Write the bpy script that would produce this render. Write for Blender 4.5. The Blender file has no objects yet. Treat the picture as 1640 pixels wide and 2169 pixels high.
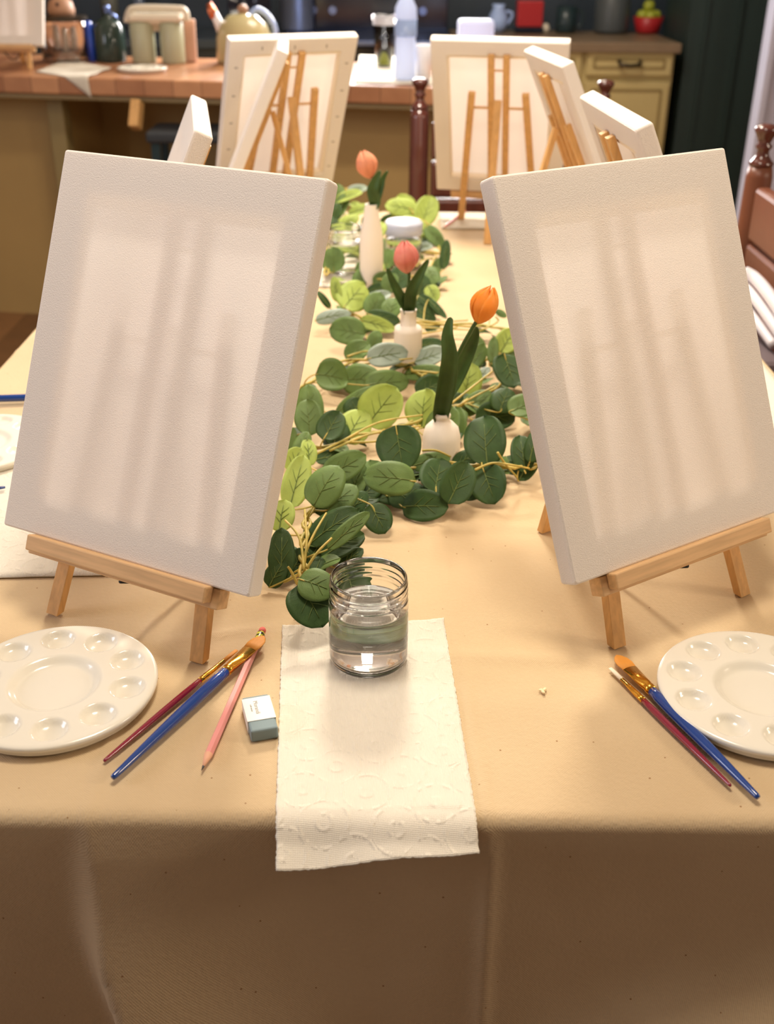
import bpy, bmesh, math, random
from mathutils import Vector, Matrix, Euler
PI = math.pi
random.seed(7)
S = bpy.context.scene
COL = S.collection
TZ = 0.76                                   # table top height
F_PX, PITCH, ROLL, CAMH = 2294.84, math.radians(28.036), math.radians(0.505), 0.58095

# ------------------------------------------------------------------ measuring
def ray(px, py):
    X, Y = px-820, py-1084.5
    c, s = math.cos(-ROLL), math.sin(-ROLL)
    X, Y = c*X-s*Y, s*X+c*Y
    return Vector((X, F_PX*math.cos(PITCH)-Y*math.sin(PITCH), -F_PX*math.sin(PITCH)-Y*math.cos(PITCH)))
def at(px, py, z=0.0):
    "point z above the table top"
    d = ray(px, py); t = (z-CAMH)/d.z
    return Vector((d.x*t, d.y*t, z+TZ))
def aty(px, py, y):
    d = ray(px, py); t = y/d.y
    return Vector((d.x*t, y, CAMH+d.z*t+TZ))

# ------------------------------------------------------------------ materials
def srgb(r, g, b):
    f = lambda c: (c/255/12.92) if c/255 <= 0.04045 else ((c/255+0.055)/1.055)**2.4
    return (f(r), f(g), f(b), 1)
MATS = {}
def mat(name, col, rough=0.6, metal=0.0, var=0.0, vscale=20, bump=0.0, bscale=200, trans=0.0, spec=0.5, coat=0.0,
        stretch=None, col2=None, transmission=0.0, ior=1.45, emit=None, estr=0.0, alpha=1.0, wave=False):
    m = bpy.data.materials.new(name); m.use_nodes = True
    nt = m.node_tree; N = nt.nodes; L = nt.links
    b = N['Principled BSDF']; out = N['Material Output']
    b.inputs['Base Color'].default_value = col
    b.inputs['Roughness'].default_value = rough
    b.inputs['Metallic'].default_value = metal
    b.inputs['Specular IOR Level'].default_value = spec
    b.inputs['IOR'].default_value = ior
    b.inputs['Transmission Weight'].default_value = transmission
    b.inputs['Coat Weight'].default_value = coat
    b.inputs['Alpha'].default_value = alpha
    if emit:
        b.inputs['Emission Color'].default_value = emit; b.inputs['Emission Strength'].default_value = estr
    tc = N.new('ShaderNodeTexCoord'); mp = N.new('ShaderNodeMapping')
    L.new(tc.outputs['Object'], mp.inputs[0])
    if stretch: mp.inputs['Scale'].default_value = stretch
    colout = None
    if var > 0 or col2:
        n = N.new('ShaderNodeTexNoise'); n.inputs['Scale'].default_value = vscale; n.inputs['Detail'].default_value = 5
        L.new(mp.outputs[0], n.inputs['Vector'])
        r = N.new('ShaderNodeValToRGB'); L.new(n.outputs['Fac'], r.inputs[0])
        r.color_ramp.elements[0].position = 0.33; r.color_ramp.elements[1].position = 0.68
        c2 = col2 or tuple(c*(1-var) for c in col[:3])+(1,)
        r.color_ramp.elements[0].color = c2; r.color_ramp.elements[1].color = col
        L.new(r.outputs[0], b.inputs['Base Color']); colout = r.outputs[0]
    if bump > 0:
        n2 = N.new('ShaderNodeTexNoise'); n2.inputs['Scale'].default_value = bscale; n2.inputs['Detail'].default_value = 3
        L.new(mp.outputs[0], n2.inputs['Vector'])
        bp = N.new('ShaderNodeBump'); bp.inputs['Strength'].default_value = bump; bp.inputs['Distance'].default_value = 0.001
        L.new(n2.outputs['Fac'], bp.inputs['Height']); L.new(bp.outputs[0], b.inputs['Normal'])
    if trans > 0:
        t = N.new('ShaderNodeBsdfTranslucent'); t.inputs[0].default_value = col
        if colout: L.new(colout, t.inputs[0])
        mx = N.new('ShaderNodeMixShader'); mx.inputs[0].default_value = trans
        L.new(b.outputs[0], mx.inputs[1]); L.new(t.outputs[0], mx.inputs[2]); L.new(mx.outputs[0], out.inputs[0])
    MATS[name] = m
    return m

def math_node(nt, op, a=None, b=None, va=0.0, vb=0.0):
    n = nt.nodes.new('ShaderNodeMath'); n.operation = op
    n.inputs[0].default_value = va; n.inputs[1].default_value = vb
    if a is not None: nt.links.new(a, n.inputs[0])
    if b is not None: nt.links.new(b, n.inputs[1])
    return n.outputs[0]

def cloth_material():
    m = bpy.data.materials.new('beige_drop_cloth'); m.use_nodes = True
    nt = m.node_tree; N = nt.nodes; L = nt.links; b = N['Principled BSDF']
    tc = N.new('ShaderNodeTexCoord'); sep = N.new('ShaderNodeSeparateXYZ'); L.new(tc.outputs['Object'], sep.inputs[0])
    n = N.new('ShaderNodeTexNoise'); n.inputs['Scale'].default_value = 5; n.inputs['Detail'].default_value = 6
    L.new(tc.outputs['Object'], n.inputs['Vector'])
    r = N.new('ShaderNodeValToRGB'); L.new(n.outputs['Fac'], r.inputs[0])
    r.color_ramp.elements[0].position = 0.3; r.color_ramp.elements[1].position = 0.7
    r.color_ramp.elements[0].color = CLOTH_A; r.color_ramp.elements[1].color = CLOTH_B
    # small seed flecks of the unbleached cotton
    v = N.new('ShaderNodeTexVoronoi'); v.inputs['Scale'].default_value = 55; L.new(tc.outputs['Object'], v.inputs['Vector'])
    fl = math_node(nt, 'LESS_THAN', v.outputs['Distance'], vb=0.045)
    mx = N.new('ShaderNodeMix'); mx.data_type = 'RGBA'; L.new(fl, mx.inputs[0]); L.new(r.outputs[0], mx.inputs[6])
    mx.inputs[7].default_value = srgb(150, 110, 70)
    L.new(mx.outputs[2], b.inputs['Base Color'])
    b.inputs['Roughness'].default_value = 0.85; b.inputs['Sheen Weight'].default_value = 0.15
    b.inputs['Specular IOR Level'].default_value = 0.25
    # weave
    k = 2*PI/0.0021
    yz = math_node(nt, 'SUBTRACT', sep.outputs['Y'], sep.outputs['Z'])
    def sn(src, kk):
        a = math_node(nt, 'MULTIPLY', src, vb=kk); return math_node(nt, 'SINE', a)
    wv = math_node(nt, 'MULTIPLY', sn(sep.outputs['X'], k), sn(yz, k))
    n3 = N.new('ShaderNodeTexNoise'); n3.inputs['Scale'].default_value = 260; L.new(tc.outputs['Object'], n3.inputs['Vector'])
    hw = math_node(nt, 'MULTIPLY', wv, vb=0.35); hn = math_node(nt, 'MULTIPLY', n3.outputs['Fac'], vb=1.6)
    h = math_node(nt, 'ADD', hw, hn)
    bp = N.new('ShaderNodeBump'); bp.inputs['Strength'].default_value = 0.5; bp.inputs['Distance'].default_value = 0.0006
    L.new(h, bp.inputs['Height']); L.new(bp.outputs[0], b.inputs['Normal'])
    return m

def towel_material():
    m = bpy.data.materials.new('embossed_paper'); m.use_nodes = True
    nt = m.node_tree; N = nt.nodes; L = nt.links; b = N['Principled BSDF']
    b.inputs['Base Color'].default_value = srgb(232, 224, 208); b.inputs['Roughness'].default_value = 0.9
    b.inputs['Specular IOR Level'].default_value = 0.1
    tc = N.new('ShaderNodeTexCoord')
    sep = N.new('ShaderNodeSeparateXYZ'); L.new(tc.outputs['UV'], sep.inputs[0])
    # rings of dashes on a slanted lattice
    v = N.new('ShaderNodeTexVoronoi'); v.inputs['Scale'].default_value = 26; v.inputs['Randomness'].default_value = 0.15
    mp = N.new('ShaderNodeMapping'); mp.inputs['Rotation'].default_value = (0, 0, 0.6); L.new(tc.outputs['UV'], mp.inputs[0])
    L.new(mp.outputs[0], v.inputs['Vector'])
    ring = math_node(nt, 'SINE', math_node(nt, 'MULTIPLY', v.outputs['Distance'], vb=9.5))
    ring = math_node(nt, 'POWER', math_node(nt, 'ABSOLUTE', ring), vb=14)
    nz = N.new('ShaderNodeTexNoise'); nz.inputs['Scale'].default_value = 170; L.new(tc.outputs['UV'], nz.inputs['Vector'])
    dash = math_node(nt, 'GREATER_THAN', nz.outputs['Fac'], vb=0.5)
    ring = math_node(nt, 'MULTIPLY', ring, dash)
    k = 2*PI/0.0021
    dots = math_node(nt, 'MULTIPLY', math_node(nt, 'SINE', math_node(nt, 'MULTIPLY', math_node(nt, 'ADD', sep.outputs['X'], sep.outputs['Y']), vb=k*.8)),
                     math_node(nt, 'SINE', math_node(nt, 'MULTIPLY', math_node(nt, 'SUBTRACT', sep.outputs['X'], sep.outputs['Y']), vb=k*.8)))
    big = N.new('ShaderNodeTexNoise'); big.inputs['Scale'].default_value = 28; big.inputs['Detail'].default_value = 2; L.new(tc.outputs['UV'], big.inputs['Vector'])
    h = math_node(nt, 'ADD', math_node(nt, 'MULTIPLY', ring, vb=1.0), math_node(nt, 'MULTIPLY', dots, vb=0.3))
    h = math_node(nt, 'ADD', h, math_node(nt, 'MULTIPLY', big.outputs['Fac'], vb=1.8))
    bp = N.new('ShaderNodeBump'); bp.inputs['Strength'].default_value = 0.7; bp.inputs['Distance'].default_value = 0.0011
    L.new(h, bp.inputs['Height']); L.new(bp.outputs[0], b.inputs['Normal'])
    return m

def canvas_material():
    m = bpy.data.materials.new('primed_canvas'); m.use_nodes = True
    nt = m.node_tree; N = nt.nodes; L = nt.links; b = N['Principled BSDF']; out = N['Material Output']
    col = srgb(247, 240, 232)
    b.inputs['Base Color'].default_value = col; b.inputs['Roughness'].default_value = 0.9; b.inputs['Specular IOR Level'].default_value = 0.15
    tc = N.new('ShaderNodeTexCoord'); n = N.new('ShaderNodeTexNoise'); n.inputs['Scale'].default_value = 900; n.inputs['Detail'].default_value = 2
    L.new(tc.outputs['Object'], n.inputs['Vector'])
    bp = N.new('ShaderNodeBump'); bp.inputs['Strength'].default_value = 0.6; bp.inputs['Distance'].default_value = 0.0007
    L.new(n.outputs['Fac'], bp.inputs['Height']); L.new(bp.outputs[0], b.inputs['Normal'])
    t = N.new('ShaderNodeBsdfTranslucent'); t.inputs[0].default_value = (0.93, 0.87, 0.83, 1)
    mx = N.new('ShaderNodeMixShader'); mx.inputs[0].default_value = 0.22
    L.new(b.outputs[0], mx.inputs[1]); L.new(t.outputs[0], mx.inputs[2]); L.new(mx.outputs[0], out.inputs[0])
    return m

def planks_material(name, c1, c2, axis='X', width=0.08, rough=0.35, gap=0.02):
    m = bpy.data.materials.new(name); m.use_nodes = True
    nt = m.node_tree; N = nt.nodes; L = nt.links; b = N['Principled BSDF']
    tc = N.new('ShaderNodeTexCoord'); sep = N.new('ShaderNodeSeparateXYZ'); L.new(tc.outputs['Object'], sep.inputs[0])
    u = math_node(nt, 'MULTIPLY', sep.outputs[axis], vb=1/width)
    fl = math_node(nt, 'FLOOR', u); fr = math_node(nt, 'FRACT', u)
    wn = N.new('ShaderNodeTexWhiteNoise'); wn.noise_dimensions = '1D'; L.new(fl, wn.inputs['W'])
    n = N.new('ShaderNodeTexNoise'); n.inputs['Scale'].default_value = 14; n.inputs['Detail'].default_value = 6
    L.new(tc.outputs['Object'], n.inputs['Vector'])
    f = math_node(nt, 'ADD', math_node(nt, 'MULTIPLY', wn.outputs['Value'], vb=0.6), math_node(nt, 'MULTIPLY', n.outputs['Fac'], vb=0.5))
    r = N.new('ShaderNodeValToRGB'); L.new(f, r.inputs[0])
    r.color_ramp.elements[0].position = 0.15; r.color_ramp.elements[1].position = 0.85
    r.color_ramp.elements[0].color = c1; r.color_ramp.elements[1].color = c2
    g = math_node(nt, 'LESS_THAN', fr, vb=gap)
    mx = N.new('ShaderNodeMix'); mx.data_type = 'RGBA'; L.new(g, mx.inputs[0]); L.new(r.outputs[0], mx.inputs[6])
    mx.inputs[7].default_value = tuple(x*.35 for x in c1[:3])+(1,)
    L.new(mx.outputs[2], b.inputs['Base Color']); b.inputs['Roughness'].default_value = rough
    return m

CLOTH_A = srgb(198, 172, 134); CLOTH_B = srgb(212, 188, 150)
M_cloth = cloth_material(); M_towel = towel_material(); M_canvas = canvas_material()
M_pine = mat('pine_wood', srgb(226, 176, 112), 0.55, var=0.22, vscale=30, stretch=(6, 6, 0.7), bump=0.1, bscale=80)
M_pine2 = mat('pine_rail', srgb(222, 180, 130), 0.5, var=0.2, vscale=26, stretch=(0.7, 8, 8))
M_palewood = mat('pale_stretcher_wood', srgb(240, 226, 204), 0.6)
M_plastic = mat('white_plastic', srgb(236, 231, 216), 0.2, coat=0.3)
M_staple = mat('staple_steel', srgb(170, 165, 160), 0.35, metal=1)
M_black = mat('black_cord', srgb(18, 17, 17), 0.6)
M_glass = mat('clear_glass', (1, 1, 1, 1), 0.0, transmission=1.0, ior=1.46)
M_water = mat('water', (1, 1, 1, 1), 0.0, transmission=1.0, ior=1.33)
M_ceramic = mat('matte_white_ceramic', srgb(243, 234, 220), 0.55, bump=0.08, bscale=400)
M_gold = mat('gold_ferrule', srgb(228, 172, 70), 0.22, metal=1)
M_blue = mat('blue_lacquer', srgb(14, 62, 138), 0.18, coat=0.8)
M_red = mat('crimson_lacquer', srgb(132, 14, 48), 0.18, coat=0.8)
M_bristle = mat('golden_bristle', srgb(226, 152, 62), 0.6, bump=0.4, bscale=900, stretch=(1, 1, .05))
M_bristlew = mat('white_bristle', srgb(240, 225, 200), 0.6)
M_pink = mat('pink_pencil', srgb(226, 148, 142), 0.35, coat=0.4)
M_pinktip = mat('bare_wood_tip', srgb(225, 170, 140), 0.7)
M_graphite = mat('graphite', srgb(50, 48, 50), 0.4)
M_rubber = mat('grey_blue_rubber', srgb(128, 146, 150), 0.7)
M_rubberd = mat('pink_rubber', srgb(235, 120, 110), 0.7)
M_sleeve = mat('paper_sleeve', srgb(240, 238, 230), 0.6)
M_ink = mat('grey_ink', srgb(150, 146, 140), 0.7)
M_leafd = mat('leaf_dark', srgb(66, 94, 48), 0.5, var=0.3, vscale=60, bump=0.3, bscale=900, trans=0.15, spec=0.3)
M_leafm = mat('leaf_mid', srgb(114, 142, 78), 0.5, var=0.25, vscale=50, bump=0.3, bscale=900, trans=0.2, spec=0.3)
M_leafl = mat('leaf_light', srgb(188, 208, 108), 0.5, var=0.18, vscale=50, bump=0.3, bscale=900, trans=0.3, spec=0.3)
M_leafp = mat('leaf_pale', srgb(160, 178, 162), 0.35, var=0.2, vscale=50, bump=0.3, bscale=900, trans=0.15, spec=0.6)
M_vein = mat('leaf_vein', srgb(98, 116, 52), 0.6)
M_stemg = mat('garland_stem', srgb(206, 180, 92), 0.5, col2=srgb(160, 150, 70), vscale=60)
M_tstem = mat('tulip_green', srgb(74, 104, 50), 0.45, var=0.3, vscale=40, trans=0.12)
M_tpink = mat('tulip_pink', srgb(238, 134, 124), 0.5, col2=srgb(246, 168, 152), vscale=35, trans=0.25)
M_torange = mat('tulip_orange', srgb(250, 150, 44), 0.5, col2=srgb(252, 174, 76), vscale=35, trans=0.3)
M_tcoral = mat('tulip_coral', srgb(250, 172, 132), 0.5, var=0.1, vscale=35, trans=0.3)
M_mahog = mat('mahogany', srgb(88, 42, 34), 0.22, coat=0.6, var=0.3, vscale=12, stretch=(4, 4, .6))
M_leather = mat('brown_leather', srgb(112, 64, 44), 0.42, var=0.2, vscale=9, bump=0.25, bscale=160)
M_butcher = planks_material('butcher_block', srgb(150, 98, 66), srgb(200, 146, 104), 'X', 0.10, 0.3)
M_islandbase = mat('olive_tan_paint', srgb(180, 150, 94), 0.6, var=0.08, vscale=3)
M_cream = mat('cream_cabinet_paint', srgb(196, 180, 126), 0.5, var=0.06, vscale=4)
M_creamd = mat('cream_glaze', srgb(150, 132, 84), 0.6)
M_counter = mat('grey_brown_counter', srgb(136, 116, 92), 0.4, var=0.2, vscale=8)
M_bronze = mat('dark_bronze', srgb(70, 62, 52), 0.4, metal=0.8)
M_dwall = mat('dark_green_wall', srgb(42, 60, 58), 0.6, var=0.25, vscale=2.5, stretch=(5, 5, .25))
M_bwall = mat('dark_backsplash', srgb(64, 76, 88), 0.4, var=0.3, vscale=3)
M_steel = mat('reflected_blue_steel', srgb(120, 140, 190), 0.25, metal=0.9)  # blue of the stove's reflection put into the steel's base colour
M_darkglass = mat('dark_oven_glass', srgb(24, 28, 44), 0.12)
M_lav = mat('pale_lavender_paint', srgb(214, 216, 238), 0.5)
M_sage = mat('sage_ceramic', srgb(176, 178, 150), 0.35)
M_creamcer = mat('cream_enamel', srgb(226, 216, 196), 0.3)
M_kettle = mat('olive_cream_enamel', srgb(190, 178, 132), 0.25, coat=0.5)
M_copper = mat('copper', srgb(205, 120, 85), 0.3, metal=0.9)
M_woodball = mat('turned_wood', srgb(182, 140, 112), 0.5, var=0.15, vscale=20)
M_dbottle = mat('dark_green_glass', srgb(48, 62, 56), 0.12)
M_cup = mat('dark_teal_glaze', srgb(40, 56, 60), 0.3)
M_redc = mat('red_glaze', srgb(176, 40, 44), 0.35)
M_apple = mat('green_apple_skin', srgb(172, 180, 60), 0.4, var=0.15, vscale=20)
M_white = mat('white_porcelain', srgb(244, 244, 250), 0.25)
M_bluew = mat('pale_blue_plastic', srgb(170, 196, 245), 0.2, coat=0.5)
M_floor = planks_material('brown_floor_boards', srgb(112, 78, 50), srgb(150, 108, 70), 'X', 0.12, 0.4)
M_wall = mat('warm_white_wall', srgb(214, 202, 184), 0.8)
M_whitepaint = mat('white_moulding_paint', srgb(214, 210, 216), 0.4)
M_plum = mat('plum_grey_seat', srgb(92, 78, 82), 0.6)
M_dkwood = mat('dark_brown_wood', srgb(56, 38, 28), 0.4, var=0.2, vscale=12)
M_glowp = mat('tub_and_glow_white', srgb(226, 232, 250), 0.3, trans=0.4)  # tub plastic; on the jar's added lid it stands in for window reflections
M_green = mat('lime_drink', srgb(170, 180, 70), 0.3)
M_berry = mat('dark_berry', srgb(70, 24, 50), 0.3)
M_chip = mat('dried_glue', srgb(236, 214, 168), 0.5)

# ------------------------------------------------------------------ object helpers
def obj(name, bm, m, parent=None, smooth=False, bevel=0.0, mods=None, loc=None):
    me = bpy.data.meshes.new(name)
    bm.normal_update(); bm.to_mesh(me); bm.free()
    for mm in (m if isinstance(m, (list, tuple)) else [m]): me.materials.append(mm)
    if smooth:
        for p in me.polygons: p.use_smooth = True
    o = bpy.data.objects.new(name, me); COL.objects.link(o)
    if parent is not None: o.parent = parent
    if loc is not None: o.location = loc
    if bevel > 0:
        b = o.modifiers.new('bevel', 'BEVEL'); b.width = bevel; b.segments = 2; b.limit_method = 'ANGLE'; b.angle_limit = 0.6
    return o
def tag(o, label=None, cat=None, group=None, kind=None):
    if label: o['label'] = label
    if cat: o['category'] = cat
    if group: o['group'] = group
    if kind: o['kind'] = kind
    return o
def thing(name, label, cat, loc=(0, 0, 0), rz=0.0, group=None):
    o = bpy.data.objects.new(name, None); COL.objects.link(o); o.empty_display_size = 0.05
    o.location = loc; o.rotation_euler = (0, 0, rz)
    return tag(o, label, cat, group)
def copy_tree(o, parent=None):
    c = o.copy(); COL.objects.link(c)
    if parent is not None: c.parent = parent
    for ch in [x for x in COL.objects if x.parent == o]: copy_tree(ch, c)
    return c
def box(bm, c, s, rot=None):
    M = Matrix.Translation(c) @ (rot.to_4x4() if rot else Matrix()) @ Matrix.Diagonal((s[0], s[1], s[2], 1))
    bmesh.ops.create_cube(bm, size=1, matrix=M)
def bar(bm, a, b, wx, wy, ref=Vector((0, -1, 0))):
    "square bar from a to b; wx across, wy along ref"
    a = Vector(a); b = Vector(b); d = (b-a).normalized()
    x = d.cross(ref).normalized(); y = x.cross(d).normalized()
    R = Matrix((x, y, d)).transposed()
    box(bm, (a+b)/2, (wx, wy, (b-a).length), R)
def lathe(bm, prof, n=32, M=None, sx=1, sy=1, mi=0):
    "prof: (r, z) from bottom to top; closes at r=0"
    rings = []
    for r, z in prof:
        if r <= 1e-6: rings.append([bm.verts.new((0, 0, z))])
        else: rings.append([bm.verts.new((r*sx*math.cos(2*PI*i/n), r*sy*math.sin(2*PI*i/n), z)) for i in range(n)])
    for a, b in zip(rings, rings[1:]):
        for i in range(n):
            j = (i+1) % n
            if len(a) == 1 and len(b) == 1: continue
            if len(a) == 1: f = bm.faces.new((a[0], b[j], b[i]))
            elif len(b) == 1: f = bm.faces.new((a[i], a[j], b[0]))
            else: f = bm.faces.new((a[i], a[j], b[j], b[i]))
            f.material_index = mi
    if M is not None:
        bmesh.ops.transform(bm, matrix=M, verts=[v for r in rings for v in r])
def frame_to(a, b):
    "matrix taking local z axis (0..1 in metres) onto a->b"
    a = Vector(a); d = (Vector(b)-a).normalized()
    q = d.to_track_quat('Z', 'Y')
    return Matrix.Translation(a) @ q.to_matrix().to_4x4()
def cyl(bm, a, b, r, n=16, r2=None):
    L = (Vector(b)-Vector(a)).length; r2 = r if r2 is None else r2
    lathe(bm, [(0, 0), (r, 0), (r2, L), (0, L)], n, frame_to(a, b))
def tube(bm, pts, rads, n=8, mi=0, cap=True):
    pts = [Vector(p) for p in pts]
    rings = []; up = Vector((0.31, 0.2, 0.93)).normalized()
    for i, p in enumerate(pts):
        d = (pts[min(i+1, len(pts)-1)]-pts[max(i-1, 0)]).normalized()
        x = up.cross(d)
        if x.length < 1e-3: x = Vector((1, 0, 0)).cross(d)
        x.normalize(); y = d.cross(x)
        r = rads[i] if isinstance(rads, (list, tuple)) else rads
        rings.append([bm.verts.new(p+x*r*math.cos(2*PI*k/n)+y*r*math.sin(2*PI*k/n)) for k in range(n)])
    for a, b in zip(rings, rings[1:]):
        for k in range(n):
            f = bm.faces.new((a[k], a[(k+1) % n], b[(k+1) % n], b[k])); f.material_index = mi
    if cap:
        bm.faces.new(rings[0][::-1]); bm.faces.new(rings[-1])
def spline(pts, k=6):
    pts = [Vector(p) for p in pts]; out = []
    P = [pts[0]]+pts+[pts[-1]]
    for i in range(1, len(P)-2):
        for j in range(k):
            t = j/k
            a, b, c, d = P[i-1], P[i], P[i+1], P[i+2]
            out.append(0.5*((2*b)+(c-a)*t+(2*a-5*b+4*c-d)*t*t+(-a+3*b-3*c+d)*t**3))
    out.append(pts[-1]); return out
BM = bmesh.new

# ------------------------------------------------------------------ room shell
def struct(name, bm, m, **k): return tag(obj(name, bm, m, **k), kind='structure')
b = BM(); box(b, (0.5, 2.0, -0.02), (8.0, 9.0, 0.04)); struct('floor', b, M_floor)
b = BM(); box(b, (0.5, 2.0, 2.62), (8.0, 9.0, 0.04)); struct('ceiling', b, M_wall)
b = BM(); box(b, (0.5, 6.45, 1.3), (8.0, 0.1, 2.6)); struct('wall_back', b, M_bwall)
b = BM(); box(b, (-3.5, 2.0, 1.3), (0.1, 9.0, 2.6)); struct('wall_left', b, M_wall)
b = BM(); box(b, (4.5, 2.0, 1.3), (0.1, 9.0, 2.6)); struct('wall_right', b, M_wall)
# dark panelled partition right of the cabinets, then a pale lit door edge
b = BM()
box(b, (1.93, 5.75, 1.3), (1.10, 0.5, 2.6))
for i in range(7): box(b, (1.46+i*0.155, 5.494, 1.3), (0.012, 0.012, 2.5))
struct('wall_partition', b, M_dwall)
dx_ = aty(1622, 110, 5.02).x
b = BM(); box(b, (dx_+0.18, 5.05, 1.26), (0.30, 0.06, 2.52)); box(b, (dx_+0.015, 5.04, 1.26), (0.03, 0.1, 2.52))
d1 = struct('door_1', b, M_lav, bevel=0.004)

# ------------------------------------------------------------------ table and cloth
TX, TY0, TY1 = 0.585, 0.603, 2.62
t = thing('dining_table', 'long dining table hidden under the beige drop cloth', 'table', (0, 0, 0))
b = BM(); box(b, (0, (TY0+TY1)/2, TZ-0.025), (2*TX-0.03, TY1-TY0-0.03, 0.035)); obj('table_top', b, M_dkwood, t, bevel=0.004)
for sx in (-1, 1):
    for y in (TY0+0.12, TY1-0.12):
        b = BM(); lathe(b, [(0, 0), (0.025, 0), (0.03, 0.05), (0.022, 0.1), (0.032, 0.3), (0.038, 0.62), (0.04, 0.717), (0, 0.717)], 16, Matrix.Translation((sx*(TX-0.12), y, 0)))
        obj('leg', b, M_dkwood, t, smooth=True)

def crease(x, y):
    h = 0.0
    xc = 0.055+(1.1-y)*0.045
    h += 0.0019*math.exp(-((x-xc)/0.0035)**2)
    h += 0.0016*math.exp(-((x+0.222)/0.003)**2)
    h += 0.0011*math.exp(-((y-1.62-0.02*math.sin(5*x))/0.004)**2)
    # soft rumples of the cloth
    h += 0.0009*math.sin(9*x+2.2*math.sin(5*y))*math.sin(7.3*y+1.3*math.sin(6*x))
    h += 0.004*math.exp(-(((x-0.068)/0.02)**2+((y-1.085)/0.012)**2))
    h += 0.003*math.exp(-(((x-0.01)/0.05)**2+((y-1.05)/0.008)**2))
    h += 0.002*math.exp(-(((y-(0.845+0.25*(x+0.15)))/0.006)**2+((x+0.15)/0.05)**2))
    h += 0.0022*math.exp(-(((y-(0.81-0.06*(x-0.12)))/0.009)**2+((x-0.13)/0.08)**2))
    return h
def sstep(a, b, x):
    t_ = max(0, min(1, (x-a)/(b-a))); return t_*t_*(3-2*t_)
RR = 0.012
def drop_y(x, s):
    "how far the hanging front cloth swings out (towards -y) at distance s below the edge"
    g = sstep(0.0, 0.25, s)
    o = 0.004*g
    xc = -0.222+0.55*max(0, s-0.10)**1.5          # left fold curves to the right going down
    d = (x-xc)
    o += (0.006+0.045*g)*(math.exp(-(max(d, 0)/0.11)**2) if d > 0 else math.exp(-(d/0.012)**2)*0.8)
    o += 0.0045*math.exp(-((x-0.083)/0.0035)**2)+0.006*g*math.exp(-((x-0.05)/0.09)**2)
    u = (s+0.42*(x-0.10))                          # diagonal swags at lower right
    o += 0.05*sstep(-0.05, 0.3, x)*math.exp(-((u-0.285)/0.055)**2)*sstep(0.05, 0.2, s)
    o += 0.045*sstep(0.05, 0.4, x)*math.exp(-((u-0.45)/0.05)**2)
    o += 0.004*g*math.sin(14*x+3*s)
    return o
def cloth_pt(x, v):
    "v: arc coordinate; v>=0 table top from the front edge, v<0 hanging"
    arc = RR*PI/2
    if v >= 0:
        y = TY0+RR+v; return Vector((x, y, TZ+crease(x, y)))
    if v > -arc:
        a = -v/RR
        k = crease(x, TY0+RR)
        return Vector((x, TY0+RR-(RR+k)*math.sin(a), TZ-RR+(RR+k)*math.cos(a)))
    s = -v-arc
    return Vector((x, TY0-crease(x, TY0+RR)-drop_y(x, s), TZ-RR-s))
b = BM()
xs = [-TX+2*TX*i/230 for i in range(231)]
vs = [-0.46+0.012*i for i in range(36)]+[-0.0188, -0.014, -0.0095, -0.0048]+[0.0, .004]
y = .012
while y < TY1-TY0-RR: vs.append(y); y += 0.006 if y < 0.62 else 0.014
grid = [[b.verts.new(cloth_pt(x, v)) for x in xs] for v in vs]
for r0, r1 in zip(grid, grid[1:]):
    for i in range(len(xs)-1): b.faces.new((r0[i], r0[i+1], r1[i+1], r1[i]))
# sides and back hang down with soft waves
i0 = vs.index(0.0)
def skirt(loop, out):
    prev = loop
    for k in range(1, 12):
        s = 0.004*k if k < 4 else 0.012+(k-3)*0.027
        row = []
        for q, vv in enumerate(loop):
            w = 0.008+0.02*sstep(0, .3, s)*(0.5+0.5*math.sin(q*0.13+1))
            o = out*(RR*math.sin(min(1, s/0.012)*PI/2)*0.6+w*sstep(0.01, .1, s))
            row.append(b.verts.new(Vector((vv.co.x, vv.co.y, TZ-s))+o))
        for q in range(len(loop)-1): b.faces.new((prev[q], prev[q+1], row[q+1], row[q]))
        prev = row
skirt([grid[j][0] for j in range(i0, len(vs))][::-1], Vector((-1, 0, 0)))
skirt([grid[j][-1] for j in range(i0, len(vs))], Vector((1, 0, 0)))
skirt([v for v in grid[-1]][::-1], Vector((0, 1, 0)))
o = obj('tablecloth', b, M_cloth, smooth=True)
tag(o, 'beige canvas drop cloth creased and draped over the long table', 'tablecloth')

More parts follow.
